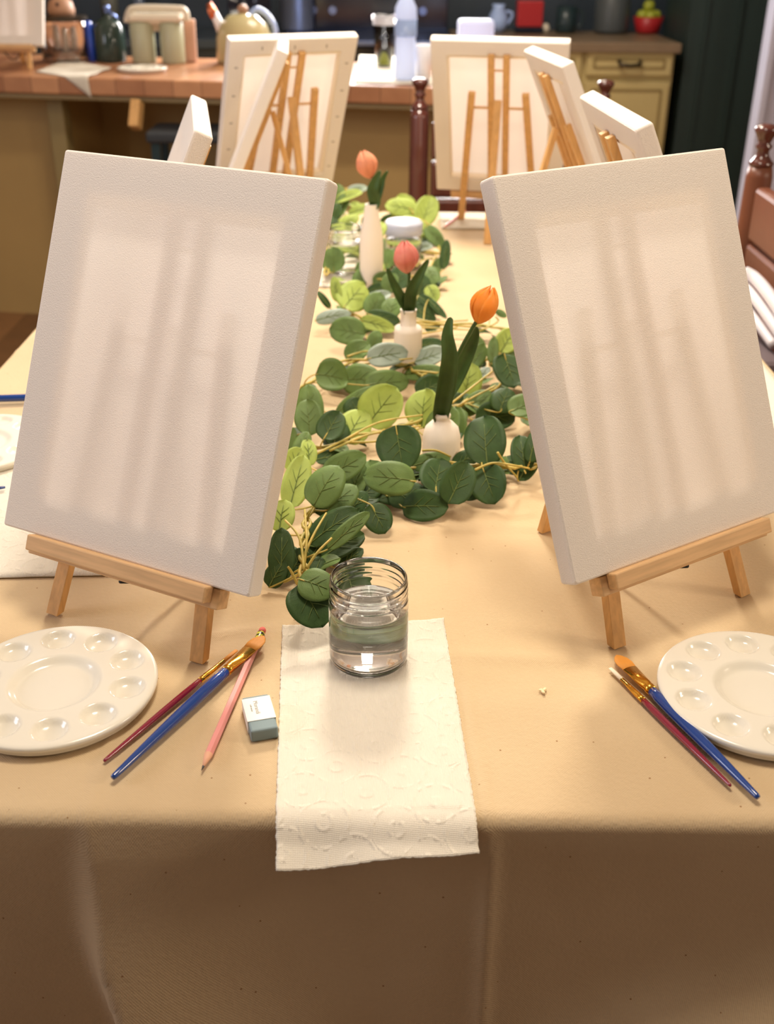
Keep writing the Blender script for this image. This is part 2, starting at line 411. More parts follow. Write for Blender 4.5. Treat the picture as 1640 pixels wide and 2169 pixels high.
# ------------------------------------------------------------------ canvases and easels
TILT = math.radians(24.6); ct, st = math.cos(TILT), math.sin(TILT); Z0 = 0.081
CW, CH, CT = 0.2795, 0.356, 0.02
def P(u, v, w): return Vector((u, v*st+w*ct, v*ct-w*st))
UPV = P(0, 1, 0); NV = P(0, 0, 1)
def pbox(bm, u0, u1, v0, v1, w0, w1, dz=0.0):
    vsx = [bm.verts.new(P(u, v, w)+Vector((0, 0, dz))) for u in (u0, u1) for v in (v0, v1) for w in (w0, w1)]
    for f in ((0, 1, 3, 2), (4, 6, 7, 5), (0, 4, 5, 1), (2, 3, 7, 6), (0, 2, 6, 4), (1, 5, 7, 3)):
        bm.faces.new([vsx[i] for i in f])
def make_canvas(staples=False):
    root = thing('stretched_canvas', '', 'canvas')
    b = BM(); hw = CW/2; r = 0.0016
    # one sheet: border folded on the back -> side -> front -> side -> back
    def ringpts(du, w, rr):
        pts = []
        for cx_, cy_, a0 in ((hw-du, CH-du, 0), (-hw+du, CH-du, 90), (-hw+du, du, 180), (hw-du, du, 270)):
            for k in range(4):
                a = math.radians(a0+k*30)
                pts.append((cx_-rr*(1 if math.cos(math.radians(a0+45)) > 0 else -1)+rr*math.cos(a), cy_-rr*(1 if math.sin(math.radians(a0+45)) > 0 else -1)+rr*math.sin(a), w))
        return pts
    rings = []
    for du, w in ((0.033, CT-0.0002), (0.031, CT+0.0012), (0.002, CT+0.0008), (0.0004, CT-0.001), (0, CT-0.003), (0, 0.003), (0.0005, 0.001), (0.002, 0.0)):
        ps = ringpts(du, w, 0.0025)
        row = []
        for i, (u, v, ww) in enumerate(ps):
            jit = 0.0
            if du > 0.03: jit = 0.0022*math.sin(i*2.1)+0.001*math.sin(i*5.3)
            row.append(b.verts.new(P(u+jit, v+jit*0.7, ww)))
        rings.append(row)
    for a, c in zip(rings, rings[1:]):
        n = len(a)
        for i in range(n): b.faces.new((a[i], c[i], c[(i+1) % n], a[(i+1) % n]))
    b.faces.new(rings[-1][::-1])
    bmesh.ops.recalc_face_normals(b, faces=b.faces[:])
    fab = obj('canvas_fabric', b, M_canvas, root)
    for p in fab.data.polygons: p.use_smooth = False
    g = 0.0012
    for nm, a in (('a', (-hw+g, hw-g, CH-g-0.036, CH-g)), ('b', (-hw+g, hw-g, g, 0.036)), ('c', (-hw+g, -hw+0.036, 0.036, CH-g-0.036)), ('d', (hw-0.036, hw-g, 0.036, CH-g-0.036))):
        b = BM(); pbox(b, a[0], a[1], a[2], a[3], 0.003, CT-0.001); obj('stretcher_bar', b, M_palewood, root)
    if staples:
        for k in range(5):
            for sx in (-1, 1):
                b = BM(); v = 0.05+k*0.062; pbox(b, sx*(hw-0.018)-0.0035, sx*(hw-0.018)+0.0035, v-0.0012, v+0.0012, CT+0.0008, CT+0.0018); obj('staple', b, M_staple, root)
        for u in (-0.07, 0, 0.07):
            b = BM(); pbox(b, u-0.0012, u+0.0012, CH-0.022, CH-0.015, CT+0.0008, CT+0.0018); obj('staple', b, M_staple, root)
    return root
def make_easel():
    root = thing('table_easel', '', 'easel')
    Zo = Vector((0, 0, Z0)); Q = lambda u, v, w: Zo+P(u, v, w)
    w0 = CT+0.0015; wc = w0+0.0055
    vf = -(Z0)/ct+wc*st/ct+0.0006
    for s in (-1, 1):
        b = BM(); bar(b, Q(s*0.0845, vf+0.0045, wc), Q(s*0.0555, 0.246, wc), 0.0145, 0.011, -NV)
        # feet cut level with the table
        for v in b.verts:
            if v.co.z < 0.02: v.co.z = 0.0004
        obj('leg', b, M_pine, root, bevel=0.0006)
        b = BM(); bar(b, Q(s*0.0155, -0.018, wc), Q(s*0.0155, 0.329, wc), 0.0135, 0.010, -NV); obj('upright', b, M_pine, root, bevel=0.0006)
        b = BM(); bar(b, Q(s*0.0225, 0.212, wc), Q(s*0.053, 0.212, wc), 0.004, 0.004, -NV); obj('dowel', b, M_pine2, root)
    b = BM(); cyl(b, Q(-0.0215, 0.296, wc), Q(0.0215, 0.296, wc), 0.0022, 10); obj('dowel', b, M_pine2, root)
    b = BM(); pbox(b, -0.108, 0.108, -0.021, -0.003, 0.0045, w0-0.0002, Z0); obj('support_rail', b, M_pine2, root, bevel=0.0012)
    b = BM(); pbox(b, -0.101, 0.101, -0.0155, -0.0006, -0.0085, 0.0042, Z0); obj('front_ledge', b, M_pine2, root, bevel=0.0014)
    foot = Vector((0, 0.2, 0.0)); top = Q(0, 0.236, wc+0.010)
    b = BM(); bar(b, foot+Vector((0, 0, 0.003)), top, 0.0155, 0.0095, Vector((0, 1, 0)))
    for v in b.verts:
        if v.co.z < 0.03: v.co.z = 0.0004
    obj('rear_leg', b, M_pine, root, bevel=0.0006)
    # black cord that limits the spread
    a = Q(0.0, -0.022, 0.008); k = foot.lerp(top, 0.16)
    pts = [a.lerp(k, i/12)+Vector((0, 0, -0.03*math.sin(PI*i/12))) for i in range(13)]
    b = BM(); tube(b, pts, 0.0021, 8); obj('cord', b, M_black, root, smooth=True)
    return root
spots = [  # x, y, yaw, base z, labels
 (-0.2418, 0.843, -26.6, 0, 'blank canvas front left, facing the camera, nearest the palette with blue and pink tools', 'pine tabletop easel under the front left canvas, beside the brushes and pencil'),
 (0.2825, 0.8795, 32.6, 0, 'blank canvas front right, facing the camera, leaning over the right palette', 'pine tabletop easel under the front right canvas, its feet behind the two brushes'),
 (-0.266, 2.52, 206.5, 0, 'blank canvas at the far left end, stapled back turned to the camera', 'pine easel behind the far left canvas, seen from behind through its frame'),
 (0.247, 2.505, 169.0, 0, 'blank canvas at the far right end, back turned squarely to the camera', 'pine easel at the far right end with rear leg down on the cloth'),
 (0.425, 2.036, 96.8, 0, 'slanted blank canvas on the right side, overlapping the far right canvas', 'pine easel on the right side holding the slanted canvas before the far right one'),
 (0.423, 1.385, 93.8, 0, 'slanted blank canvas on the right, peeking just above the front right canvas', 'pine easel on the right, only its post tops visible above the front right canvas'),
 (-0.370, 1.27, -80.1, 0, 'blank canvas on the left seen end-on, peeking above the front left canvas', 'pine easel of the left end-on canvas, hidden behind the front left canvas'),
 (-0.357, 2.175, -85.3, 0, 'thin edge-on blank canvas on the left, in front of the stapled far canvas', 'pine easel of the edge-on canvas on the left side of the table'),
]
canvas0 = make_canvas(); canvas_st = make_canvas(True); easel0 = make_easel()
gc = at(58, 150, 0.150); IZ = 0.150
spots.append((gc.x-0.083, gc.y+0.037, 0.0, IZ, 'blank canvas on the wooden island at the top left corner', 'pine easel standing on the wooden island at the far left'))
used = {0: 0}
for i, (x, y, yaw, z, lc, le) in enumerate(spots):
    c = (canvas0 if i == 0 else canvas_st if i == 2 else copy_tree(canvas0))
    e = easel0 if i == 0 else copy_tree(easel0)
    c.location = (x, y, TZ+z+Z0); e.location = (x, y, TZ+z+0.0012)
    c.rotation_euler = e.rotation_euler = (0, 0, math.radians(yaw))
    tag(c, lc, 'canvas', 'blank canvases on the easels'); tag(e, le, 'easel', 'pine tabletop easels')
    if i == 0:  c.rotation_euler[2] = e.rotation_euler[2] = math.radians(-26.6)

# ------------------------------------------------------------------ palettes
def make_palette():
    R = 0.0865; H = 0.0125
    b = BM(); NA = 216; rr = [0.0]+[R*(i/46) for i in range(1, 46)]+[R*0.993, R]
    def hh(r, a):
        x, y = r*math.cos(a), r*math.sin(a); h = H
        # centre dish with sloping wall
        if r < 0.0405: h -= 0.0062*(1-sstep(0.0305, 0.0405, r))
        for k in range(10):
            an = math.radians(36*k); d = math.hypot(x-0.0645*math.cos(an), y-0.0645*math.sin(an))
            if d < 0.0146:
                q = d/0.0146; h -= 0.0072*math.sqrt(max(0, 1-q*q))*min(1, (1-q)*4+0.25)
        if r > R-0.003: h -= 0.0012*((r-(R-0.003))/0.003)**2
        return h
    rings = []
    for r in rr:
        if r == 0: rings.append([b.verts.new((0, 0, hh(0, 0)))]); continue
        rings.append([b.verts.new((r*math.cos(2*PI*i/NA), r*math.sin(2*PI*i/NA), hh(r, 2*PI*i/NA))) for i in range(NA)])
    for r, z in ((R+0.0006, H-0.0025), (R+0.0005, H-0.005), (R-0.0018, H-0.006), (R-0.0022, H-0.0095), (R-0.004, 0.0008), (R-0.006, 0.0)):
        rings.append([b.verts.new((r*math.cos(2*PI*i/NA), r*math.sin(2*PI*i/NA), z)) for i in range(NA)])
    for i in range(NA): b.faces.new((rings[0][0], rings[1][i], rings[1][(i+1) % NA]))
    for a, c in zip(rings[1:], rings[2:]):
        for i in range(NA): j = (i+1) % NA; b.faces.new((a[i], c[i], c[j], a[j]))
    b.faces.new(rings[-1][::-1])
    return obj('paint_palette', b, M_plastic, smooth=True)
pal = make_palette()
pal.location = (-0.284, 0.7505, TZ+0.0013); pal.rotation_euler[2] = math.radians(-6)
tag(pal, 'round white ten-well palette at the left, beside the pencil and brushes', 'palette', 'white paint palettes')
p2 = pal.copy(); COL.objects.link(p2); p2.location = (0.3225, 0.7515, TZ+0.0013); p2.rotation_euler[2] = math.radians(16)
p2['label'] = 'round white ten-well palette at the right edge, beside two brushes'
p3 = pal.copy(); COL.objects.link(p3); pp = at(-40, 955, 0); p3.location = (pp.x, pp.y, TZ+0.0025); p3.rotation_euler[2] = 0.2
p3['label'] = 'round white palette cut by the left frame edge, behind the front left canvas'
p4 = pal.copy(); COL.objects.link(p4); pp = at(302, 151, IZ); p4.location = (pp.x, pp.y, TZ+IZ+0.002); p4.rotation_euler[2] = 0.5
p4['label'] = 'round white palette lying flat on the wooden island near its edge'

# ------------------------------------------------------------------ paper towels
def towel(corners, nu, nv, name='paper_towel', fn=None, m=M_towel):
    "corners: TL TR BL BR as points in (x, v) cloth space"
    b = BM(); uvl = b.loops.layers.uv.new('UVMap'); g = []
    (a0, a1), (b0, b1), (c0, c1), (d0, d1) = corners
    W = math.hypot(b0-a0, b1-a1); H = math.hypot(c0-a0, c1-a1)
    for j in range(nv+1):
        row = []
        for i in range(nu+1):
            u, v = i/nu, j/nv
            x = (a0*(1-u)+b0*u)*(1-v)+(c0*(1-u)+d0*u)*v; vv = (a1*(1-u)+b1*u)*(1-v)+(c1*(1-u)+d1*u)*v
            if i in (0, nu): x += random.uniform(-1, 1)*0.0005
            if j in (0, nv): vv += random.uniform(-1, 1)*0.0005
            p = fn(x, vv, u, v)
            row.append((b.verts.new(p), (u*W, v*H)))
        g.append(row)
    for j in range(nv):
        for i in range(nu):
            q = (g[j][i], g[j+1][i], g[j+1][i+1], g[j][i+1])
            f = b.faces.new([k[0] for k in q])
            for lp, k in zip(f.loops, q): lp[uvl].uv = k[1]
    bmesh.ops.recalc_face_normals(b, faces=b.faces[:])
    o = obj(name, b, m, smooth=True)
    s = o.modifiers.new('thick', 'SOLIDIFY'); s.thickness = 0.0007; s.offset = 1
    return o
def near_fn(x, v, u, w):
    p = cloth_pt(x, v)
    if v >= 0:
        p.z = max(p.z, TZ)+0.0012+0.0006*math.sin(30*x+9*v)*sstep(0, 0.05, min(u, 1-u)+0.02)
        p.z += 0.002*math.exp(-((u-1)/0.08)**2-((w)/0.05)**2)
    else:
        q = -v; a = math.radians(6+20*sstep(0, 0.03, q)+3*math.sin(u*6))
        p = Vector((x, TY0+RR-q*math.cos(a), TZ+0.0012-q*math.sin(a)-0.0015*math.sin(9*u)*q/0.05))
    return p
tl = at(598, 1328); tr = at(940, 1315)
bl = aty(583, 1843, 0.567); br = aty(1018, 1808, 0.578)
o = towel([(tl.x, tl.y-TY0-RR), (tr.x, tr.y-TY0-RR), (bl.x, -0.048), (br.x, -0.034)], 70, 150, fn=near_fn)
tag(o, 'white embossed paper towel under the water jar, hanging over the front edge', 'paper towel', 'paper towels')
def flat_fn(x, v, u, w):
    return Vector((x, v, TZ+crease(x, v)+0.0016+0.0012*abs(math.sin(23*x+3))*abs(math.sin(17*v))))
def flat_towel(pts, label, z=0):
    o = towel(pts, 24, 24, fn=(lambda x, v, u, w: flat_fn(x, v, u, w)+Vector((0, 0, z))))
    tag(o, label, 'paper towel', 'paper towels'); return o
flat_towel([(-0.578, 1.235), (-0.292, 1.21), (-0.560, 0.925), (-0.268, 0.9475)], 'white paper towel lying behind the front left easel legs')
flat_towel([(0.345, 1.60), (0.578, 1.585), (0.36, 1.31), (0.575, 1.30)], 'white paper towel at the right edge, behind the front right canvas')
a = at(690, 500); c = at(785, 612)
flat_towel([(-0.26, 2.33), (-0.025, 2.33), (-0.26, 1.985), (-0.03, 1.975)], 'white paper towel at the far left, under the jar beside the tapered vase')
a = at(928, 446); c = at(1050, 472)
flat_towel([(a.x, 2.60), (0.36, 2.60), (a.x, 2.44), (0.36, 2.44)], 'white paper towel beneath the far right easel')

# ------------------------------------------------------------------ jars
def make_jar(lid=False):
    t = thing('water_jar', '', 'jar')
    R = 0.0353; Hj = 0.0865
    outer = [(0, 0.0), (0.029, 0.0), (0.0325, 0.0012), (R-0.0005, 0.004), (R, 0.008), (R, 0.060), (R-0.0006, 0.0635), (0.0338, 0.0655),
             (0.0338, 0.067), (0.0346, 0.0683), (0.0346, 0.0692), (0.0338, 0.0705), (0.0338, 0.0725), (0.0346, 0.0738), (0.0346, 0.0747), (0.0338, 0.076),
             (0.0338, 0.0785), (0.0345, 0.0797), (0.0345, 0.0805), (0.0338, 0.0815), (0.0338, 0.085), (0.0330, Hj), (0.0318, Hj), (0.0313, 0.085), (0.0313, 0.066), (R-0.0026, 0.061),
             (R-0.0024, 0.010), (R-0.004, 0.0065), (0.020, 0.0052), (0, 0.0048)]
    b = BM(); lathe(b, outer, 96)
    obj('glass_body', b, M_glass, t, smooth=True)
    b = BM(); zt = 0.057
    lathe(b, [(0, 0.0046), (0.020, 0.0050), (R-0.0038, 0.0063), (R-0.0021, 0.010), (R-0.0021, zt-0.001), (R-0.0021, zt), (R-0.004, zt-0.0003), (0, zt-0.0004)], 96)
    obj('water', b, M_water, t, smooth=True)
    if lid:
        b = BM(); lathe(b, [(0.0352, 0.066), (0.037, 0.066), (0.037, 0.086), (0.034, 0.0895), (0, 0.090), ], 48)  # lid added so its pale colour imitates window reflections on the jar
        obj('lid', b, M_glowp, t, smooth=True)
    return t
jar = make_jar(); jar.location = (-0.0155, 0.8035, TZ+0.0034)
tag(jar, 'clear screw-neck jar of water on the front paper towel', 'jar', 'water jars')
j2 = copy_tree(jar); j2.location = (-0.085, 2.075, TZ+0.0042); j2['label'] = 'out of focus water jar on a towel left of the tapered vase'
j3 = make_jar(True); q = aty(856, 418, 2.14); j3.location = (q.x, 2.12, TZ+0.0025)
tag(j3, 'water jar behind the garland near the far end, pale lid added for window glow', 'jar', 'water jars')

# ------------------------------------------------------------------ brushes, pencils, eraser
def make_brush(a, b_, L, rmax, m, label, broad, rolltilt=0.0, mb=None, z0=0.0, z1=0.0, group='paint brushes'):
    "a = handle end, b_ = bristle tip, on the cloth"
    a = Vector((a.x, a.y, TZ+0.0016+z0)); e = Vector((b_.x, b_.y, TZ+0.0016+z1))
    d = e-a; L = d.length
    t = thing('paint_brush', label, 'brush', a, 0, group)
    q = d.normalized().to_track_quat('Z', 'Y'); t.rotation_mode = 'QUATERNION'; t.rotation_quaternion = q
    # local z along brush; find local 'down' to lift by radius
    hl, fl = L*(0.715 if broad else 0.70), L*(0.175 if broad else 0.19)
    up = q.inverted() @ Vector((0, 0, 1))
    C = up*rmax
    def off(bm): bmesh.ops.translate(bm, verts=bm.verts[:], vec=C)
    b = BM(); pr = [(0, 0), (rmax*.40, 0.0004), (rmax*.48, 0.002)]
    for k in range(1, 13):
        s = k/12; pr.append((rmax*(0.48+0.52*math.sin(min(1, s*1.25)*PI/2))*(1-0.12*sstep(.85, 1, s)), hl*s))
    rh = pr[-1][0]; pr += [(0, hl)]
    lathe(b, pr, 20); off(b); obj('handle', b, m, t, smooth=True)
    b = BM()
    side = up.cross(Vector((0, 0, 1))).normalized()
    def flat_ring(bm, z, rx, ry, n=20):
        return [bm.verts.new(side*rx*math.cos(2*PI*i/n)+up*ry*math.sin(2*PI*i/n)+Vector((0, 0, z))) for i in range(n)]
    def loft(bm, rows, cap=True):
        for r0, r1 in zip(rows, rows[1:]):
            for i in range(len(r0)): bm.faces.new((r0[i], r0[(i+1) % len(r0)], r1[(i+1) % len(r0)], r1[i]))
        if cap: bm.faces.new(rows[0][::-1]); bm.faces.new(rows[-1])
    k = 1.55 if broad else 0.85; kt = 0.42 if broad else 0.7
    rows = [flat_ring(b, hl-0.001, rh*1.04, rh*1.04), flat_ring(b, hl+fl*.12, rh*1.1, rh*1.1), flat_ring(b, hl+fl*.16, rh*1.02, rh*1.02), flat_ring(b, hl+fl*.22, rh*1.1, rh*1.1), flat_ring(b, hl+fl*.5, rh*(1+k)/2*1.05, rh*(1+kt)/2), flat_ring(b, hl+fl, rh*k, rh*kt)]
    loft(b, rows); bmesh.ops.recalc_face_normals(b, faces=b.faces[:]); off(b); obj('ferrule', b, M_gold, t, smooth=True)
    b = BM(); zz = hl+fl; rem = L-zz
    if broad: rows = [flat_ring(b, zz-0.001, rh*k*.95, rh*kt*.9), flat_ring(b, zz+rem*.35, rh*k*1.12, rh*kt*.8), flat_ring(b, zz+rem*.65, rh*k*1.0, rh*kt*.5), flat_ring(b, zz+rem*.88, rh*k*.55, rh*.2), flat_ring(b, L, rh*.1, rh*.06)]
    else: rows = [flat_ring(b, zz-0.001, rh*k*.9, rh*kt*.9), flat_ring(b, zz+rem*.5, rh*k*.95, rh*kt*.7), flat_ring(b, L, rh*.75, rh*.25)]
    loft(b, rows); bmesh.ops.recalc_face_normals(b, faces=b.faces[:]); off(b); obj('bristles', b, mb or (M_bristle if broad else M_bristlew), t, smooth=True)
    return t
make_brush(at(240, 1662), at(560, 1366), 0, 0.0051, M_blue, 'thick blue brush with gold ferrule, left of the pink pencil', True, z1=0.0035)
make_brush(at(221, 1622), at(502, 1388), 0, 0.0030, M_red, 'thin crimson brush lying against the left blue brush', False, mb=M_bristle, z1=0.001)
make_brush(at(1604, 1704), at(1304, 1402), 0, 0.0051, M_blue, 'thick blue brush lying against the right palette', True, z1=0.001)
make_brush(at(1547, 1675), at(1292, 1424), 0, 0.0030, M_red, 'thin crimson brush with white tip, beside the right blue brush', False, z1=0.0)
make_brush(at(-300, 866), at(330, 846), 0, 0.0051, M_blue, 'blue brush end poking out behind the left canvas edge', True, z0=0.002, z1=0.002)
make_brush(at(14, 1045), at(-330, 1090), 0, 0.0035, M_blue, 'dark blue brush tip at the left frame edge above the towel', True, z0=0.003, z1=0.003)

def make_pencil(a, e, label):
    a = Vector((a.x, a.y, TZ+0.0016)); e = Vector((e.x, e.y, TZ+0.0016)); d = e-a; L = d.length; R = 0.0036
    t = thing('pencil', label, 'pencil', a, 0, 'pink pencils')
    q = d.normalized().to_track_quat('Z', 'Y'); t.rotation_mode = 'QUATERNION'; t.rotation_quaternion = q
    C = (q.inverted() @ Vector((0, 0, 1)))*R
    def part(nm, prof, n, m, sm=False):
        b = BM(); lathe(b, prof, n); bmesh.ops.translate(b, verts=b.verts[:], vec=C); return obj(nm, b, m, t, smooth=sm)
    part('lead', [(0, 0), (0.0003, 0.0003), (0.0010, 0.005), (0, 0.005)], 12, M_graphite, True)
    part('sharpened_tip', [(0, 0.0048), (0.0010, 0.005), (R*.98, 0.019), (0, 0.019)], 12, M_pinktip, True)
    part('barrel', [(0, 0.018), (R*.9, 0.018), (R, 0.0195), (R, L-0.020), (0, L-0.020)], 6, M_pink)
    fe = part('ferrule', [(0, L-0.0205), (R*1.05, L-0.0205), (R*1.1, L-0.018), (R*1.0, L-0.0165), (R*1.1, L-0.015), (R*1.0, L-0.013), (R*1.1, L-0.0105), (R*1.02, L-0.008), (0, L-0.008)], 20, [M_pferr], True)
    part('eraser_tip', [(0, L-0.0082), (R*.95, L-0.0082), (R*.95, L-0.002), (R*.7, L), (0, L)], 16, M_rubberd, True)
    return t
# yellow and black checked ferrule
M_pferr = bpy.data.materials.new('checked_ferrule'); M_pferr.use_nodes = True
_nt = M_pferr.node_tree; _b = _nt.nodes['Principled BSDF']; _c = _nt.nodes.new('ShaderNodeTexChecker'); _t = _nt.nodes.new('ShaderNodeTexCoord')
_c.inputs['Scale'].default_value = 330; _c.inputs['Color1'].default_value = srgb(214, 214, 70); _c.inputs['Color2'].default_value = srgb(24, 30, 18)
_nt.links.new(_t.outputs['Object'], _c.inputs['Vector']); _nt.links.new(_c.outputs[0], _b.inputs['Base Color']); _b.inputs['Roughness'].default_value = 0.35
make_pencil(at(428, 1643), at(558, 1342), 'pink pencil with checked ferrule between the left brushes and the eraser')
make_pencil(at(938, 488), at(985, 452), 'pink pencil on the towel beneath the far right easel')
# eraser
ea, eb, ec = at(520, 1468, .012), at(574, 1462, .012), at(538, 1535, .012)
ax = (ec-ea); ang = math.atan2(ax.y, ax.x)
EL, EW, EH = 0.046, 0.0225, 0.0115
mid = (at(545, 1500, .012)+at(552, 1510, .012))/2
t = thing('eraser', 'grey blue eraser in a white printed sleeve beside the paper towel', 'eraser', (mid.x+0.001, mid.y-0.003, TZ+0.0013), ang)
b = BM(); box(b, (0, 0, EH/2), (EL, EW, EH)); obj('rubber_block', b, M_rubber, t, bevel=0.0016)
b = BM()
for (c, s) in (((-0.0045, 0, EH+0.0003), (0.030, EW+0.0012, 0.0006)), ((-0.0045, EW/2+0.0003, EH/2), (0.030, 0.0006, EH+0.001)), ((-0.0045, -EW/2-0.0003, EH/2), (0.030, 0.0006, EH+0.001))):
    box(b, c, s)
slv = obj('sleeve', b, M_sleeve, t)
def text_mesh(txt, size, m, parent, loc, rot):
    cu = bpy.data.curves.new('lettering', 'FONT'); cu.body = txt; cu.size = size; cu.align_x = 'CENTER'; cu.align_y = 'CENTER'; cu.extrude = 0.00005
    to = bpy.data.objects.new('lettering', cu); COL.objects.link(to)
    dg = bpy.context.evaluated_depsgraph_get(); dg.update()
    me = bpy.data.meshes.new_from_object(to.evaluated_get(dg)); bpy.data.objects.remove(to)
    me.materials.clear(); me.materials.append(m)
    o = bpy.data.objects.new('lettering', me); COL.objects.link(o); o.parent = parent; o.location = loc; o.rotation_euler = rot
    return o
text_mesh('Morandi', 0.0052, M_ink, slv, (-0.006, -0.0015, EH+0.0007), (0, 0, 0))
text_mesh('soft eraser', 0.0022, M_ink, slv, (-0.006, -0.0058, EH+0.0007), (0, 0, 0))

# small chip of dried glue on the cloth
b = BM()
for k, (dx, dy) in enumerate(((0, 0), (0.0028, 0.001), (0.001, -0.0025))):
    bmesh.ops.create_uvsphere(b, u_segments=10, v_segments=6, radius=1, matrix=Matrix.Translation((dx, dy, 0.0008)) @ Matrix.Rotation(k, 4, 'Z') @ Matrix.Diagonal((0.0028, 0.0016, 0.0010, 1)))
q = at(1147, 1466); o = obj('crumb', b, M_chip, smooth=True, loc=(q.x, q.y, TZ+0.0014)); tag(o, 'tiny pale crumb on the bare cloth between towel and right brushes', 'crumb')

# ------------------------------------------------------------------ vases and tulips
def vase(prof, x, y, label):
    t = BM(); inner = [(max(r-0.0022, 0), z) for r, z in prof[1:]][::-1]
    full = prof+[(prof[-1][0]-0.0011, prof[-1][1]+0.0009)]+inner[:4]+[(inner[3][0], inner[3][1]-0.004), (0, inner[3][1]-0.004)]
    lathe(t, full, 40); o = obj('bud_vase', t, M_ceramic, smooth=True, loc=(x, y, TZ+0.001))
    return tag(o, label, 'vase', 'white bud vases')
V1 = (0.066, 1.215); V2 = (0.029, 1.545); V3 = (-0.033, 1.99)
vase([(0, 0), (0.020, 0), (0.0225, 0.002), (0.0235, 0.02), (0.0233, 0.038), (0.0205, 0.050), (0.0135, 0.0575), (0.0093, 0.0605), (0.0088, 0.063), (0.0102, 0.0648), (0.0105, 0.0675), (0.0095, 0.069)], *V1, 'squat round white vase nearest the camera, holding the orange tulip')
vase([(0, 0), (0.0185, 0), (0.0205, 0.002), (0.0208, 0.03), (0.0208, 0.062), (0.0195, 0.068), (0.0135, 0.0705), (0.0118, 0.073), (0.0115, 0.085), (0.0118, 0.092), (0.0125, 0.0945)], *V2, 'cylindrical white vase with a straight neck, holding the pink tulip')
vase([(0, 0), (0.021, 0), (0.0215, 0.002), (0.0218, 0.03), (0.0218, 0.080), (0.0200, 0.098), (0.0150, 0.124), (0.0128, 0.142), (0.0118, 0.148), (0.012, 0.150)], *V3, 'tall tapered white vase farthest back, holding the coral tulip')

def blade(bm, pts, wids, nrm, cup=0.25, mi=0, n=4):
    "ribbon leaf along pts with widths; cupped"
    rows = []
    pts = [Vector(p) for p in pts]
    for i, p in enumerate(pts):
        d = (pts[min(i+1, len(pts)-1)]-pts[max(i-1, 0)]).normalized()
        s = d.cross(nrm).normalized(); q = s.cross(d).normalized()
        rows.append([bm.verts.new(p+s*wids[i]*t_+q*(cup*wids[i]*(t_*t_))) for t_ in [(-1+2*k/(n*2)) for k in range(2*n+1)]])
    for r0, r1 in zip(rows, rows[1:]):
        for k in range(len(r0)-1):
            f = bm.faces.new((r0[k], r0[k+1], r1[k+1], r1[k])); f.material_index = mi
def tulip(base, head, axis, hgt, rad, m, label, stempts, leaves, open_=0.0):
    t = thing('tulip', label, 'tulip', base, 0, 'tulips in the bud vases')
    B = Vector(base)
    b = BM(); pts = spline([Vector(p)-B for p in stempts], 8); tube(b, pts, [0.0024]*len(pts), 10); obj('stem', b, M_tstem, t, smooth=True)
    ax = Vector(axis).normalized(); Mx = Matrix.Translation(Vector(head)-B) @ ax.to_track_quat('Z', 'Y').to_matrix().to_4x4()
    for k in range(6):
        b = BM(); outer = k % 2; a0 = k*PI/3+0.35; ro = rad*(1.0 if outer else 0.93); hw = 0.62
        rows = []
        for i in range(13):
            tt = i/12
            rr_ = ro*(math.sin(min(1, tt*1.75)*PI/2)**0.75)*(1-0.80*(max(0, tt-0.42)/0.58)**2.6*(1-open_))
            wd = hw*(1.0 if tt < .75 else max(0.5, math.sqrt(max(0, 1-((tt-.75)/.26)**2))))
            z = -hgt/2+hgt*tt*(1.0 if outer else 1.03)
            row = []
            for j in range(9):
                s = -1+j/4
                a = a0+s*wd*1.08
                r2 = rr_*(1+0.05*(1-s*s)*(1 if outer else .4))
                row.append(b.verts.new(Mx @ Vector((r2*math.cos(a), r2*math.sin(a), z-0.003*s*s*tt))))
            rows.append(row)
        for r0, r1 in zip(rows, rows[1:]):
            for j in range(8): b.faces.new((r0[j], r0[j+1], r1[j+1], r1[j]))
        bmesh.ops.remove_doubles(b, verts=b.verts[:], dist=0.00005)
        o = obj('petal', b, m, t, smooth=True); s_ = o.modifiers.new('t', 'SOLIDIFY'); s_.thickness = 0.0008
    for lp, w, nrm in leaves:
        b = BM(); pts = spline([Vector(p)-B for p in lp], 7); n = len(pts)
        ws = [w*(0.18+0.82*math.sin(PI*min(1, (i/(n-1))*0.98+0.02)**0.8)**0.9) if i < n-1 else w*0.03 for i in range(n)]
        blade(b, pts, ws, Vector(nrm), 0.55); o = obj('leaf', b, M_tstem, t, smooth=True); s_ = o.modifiers.new('t', 'SOLIDIFY'); s_.thickness = 0.0007
    return t
cam_n = Vector((0, -0.85, 0.5))
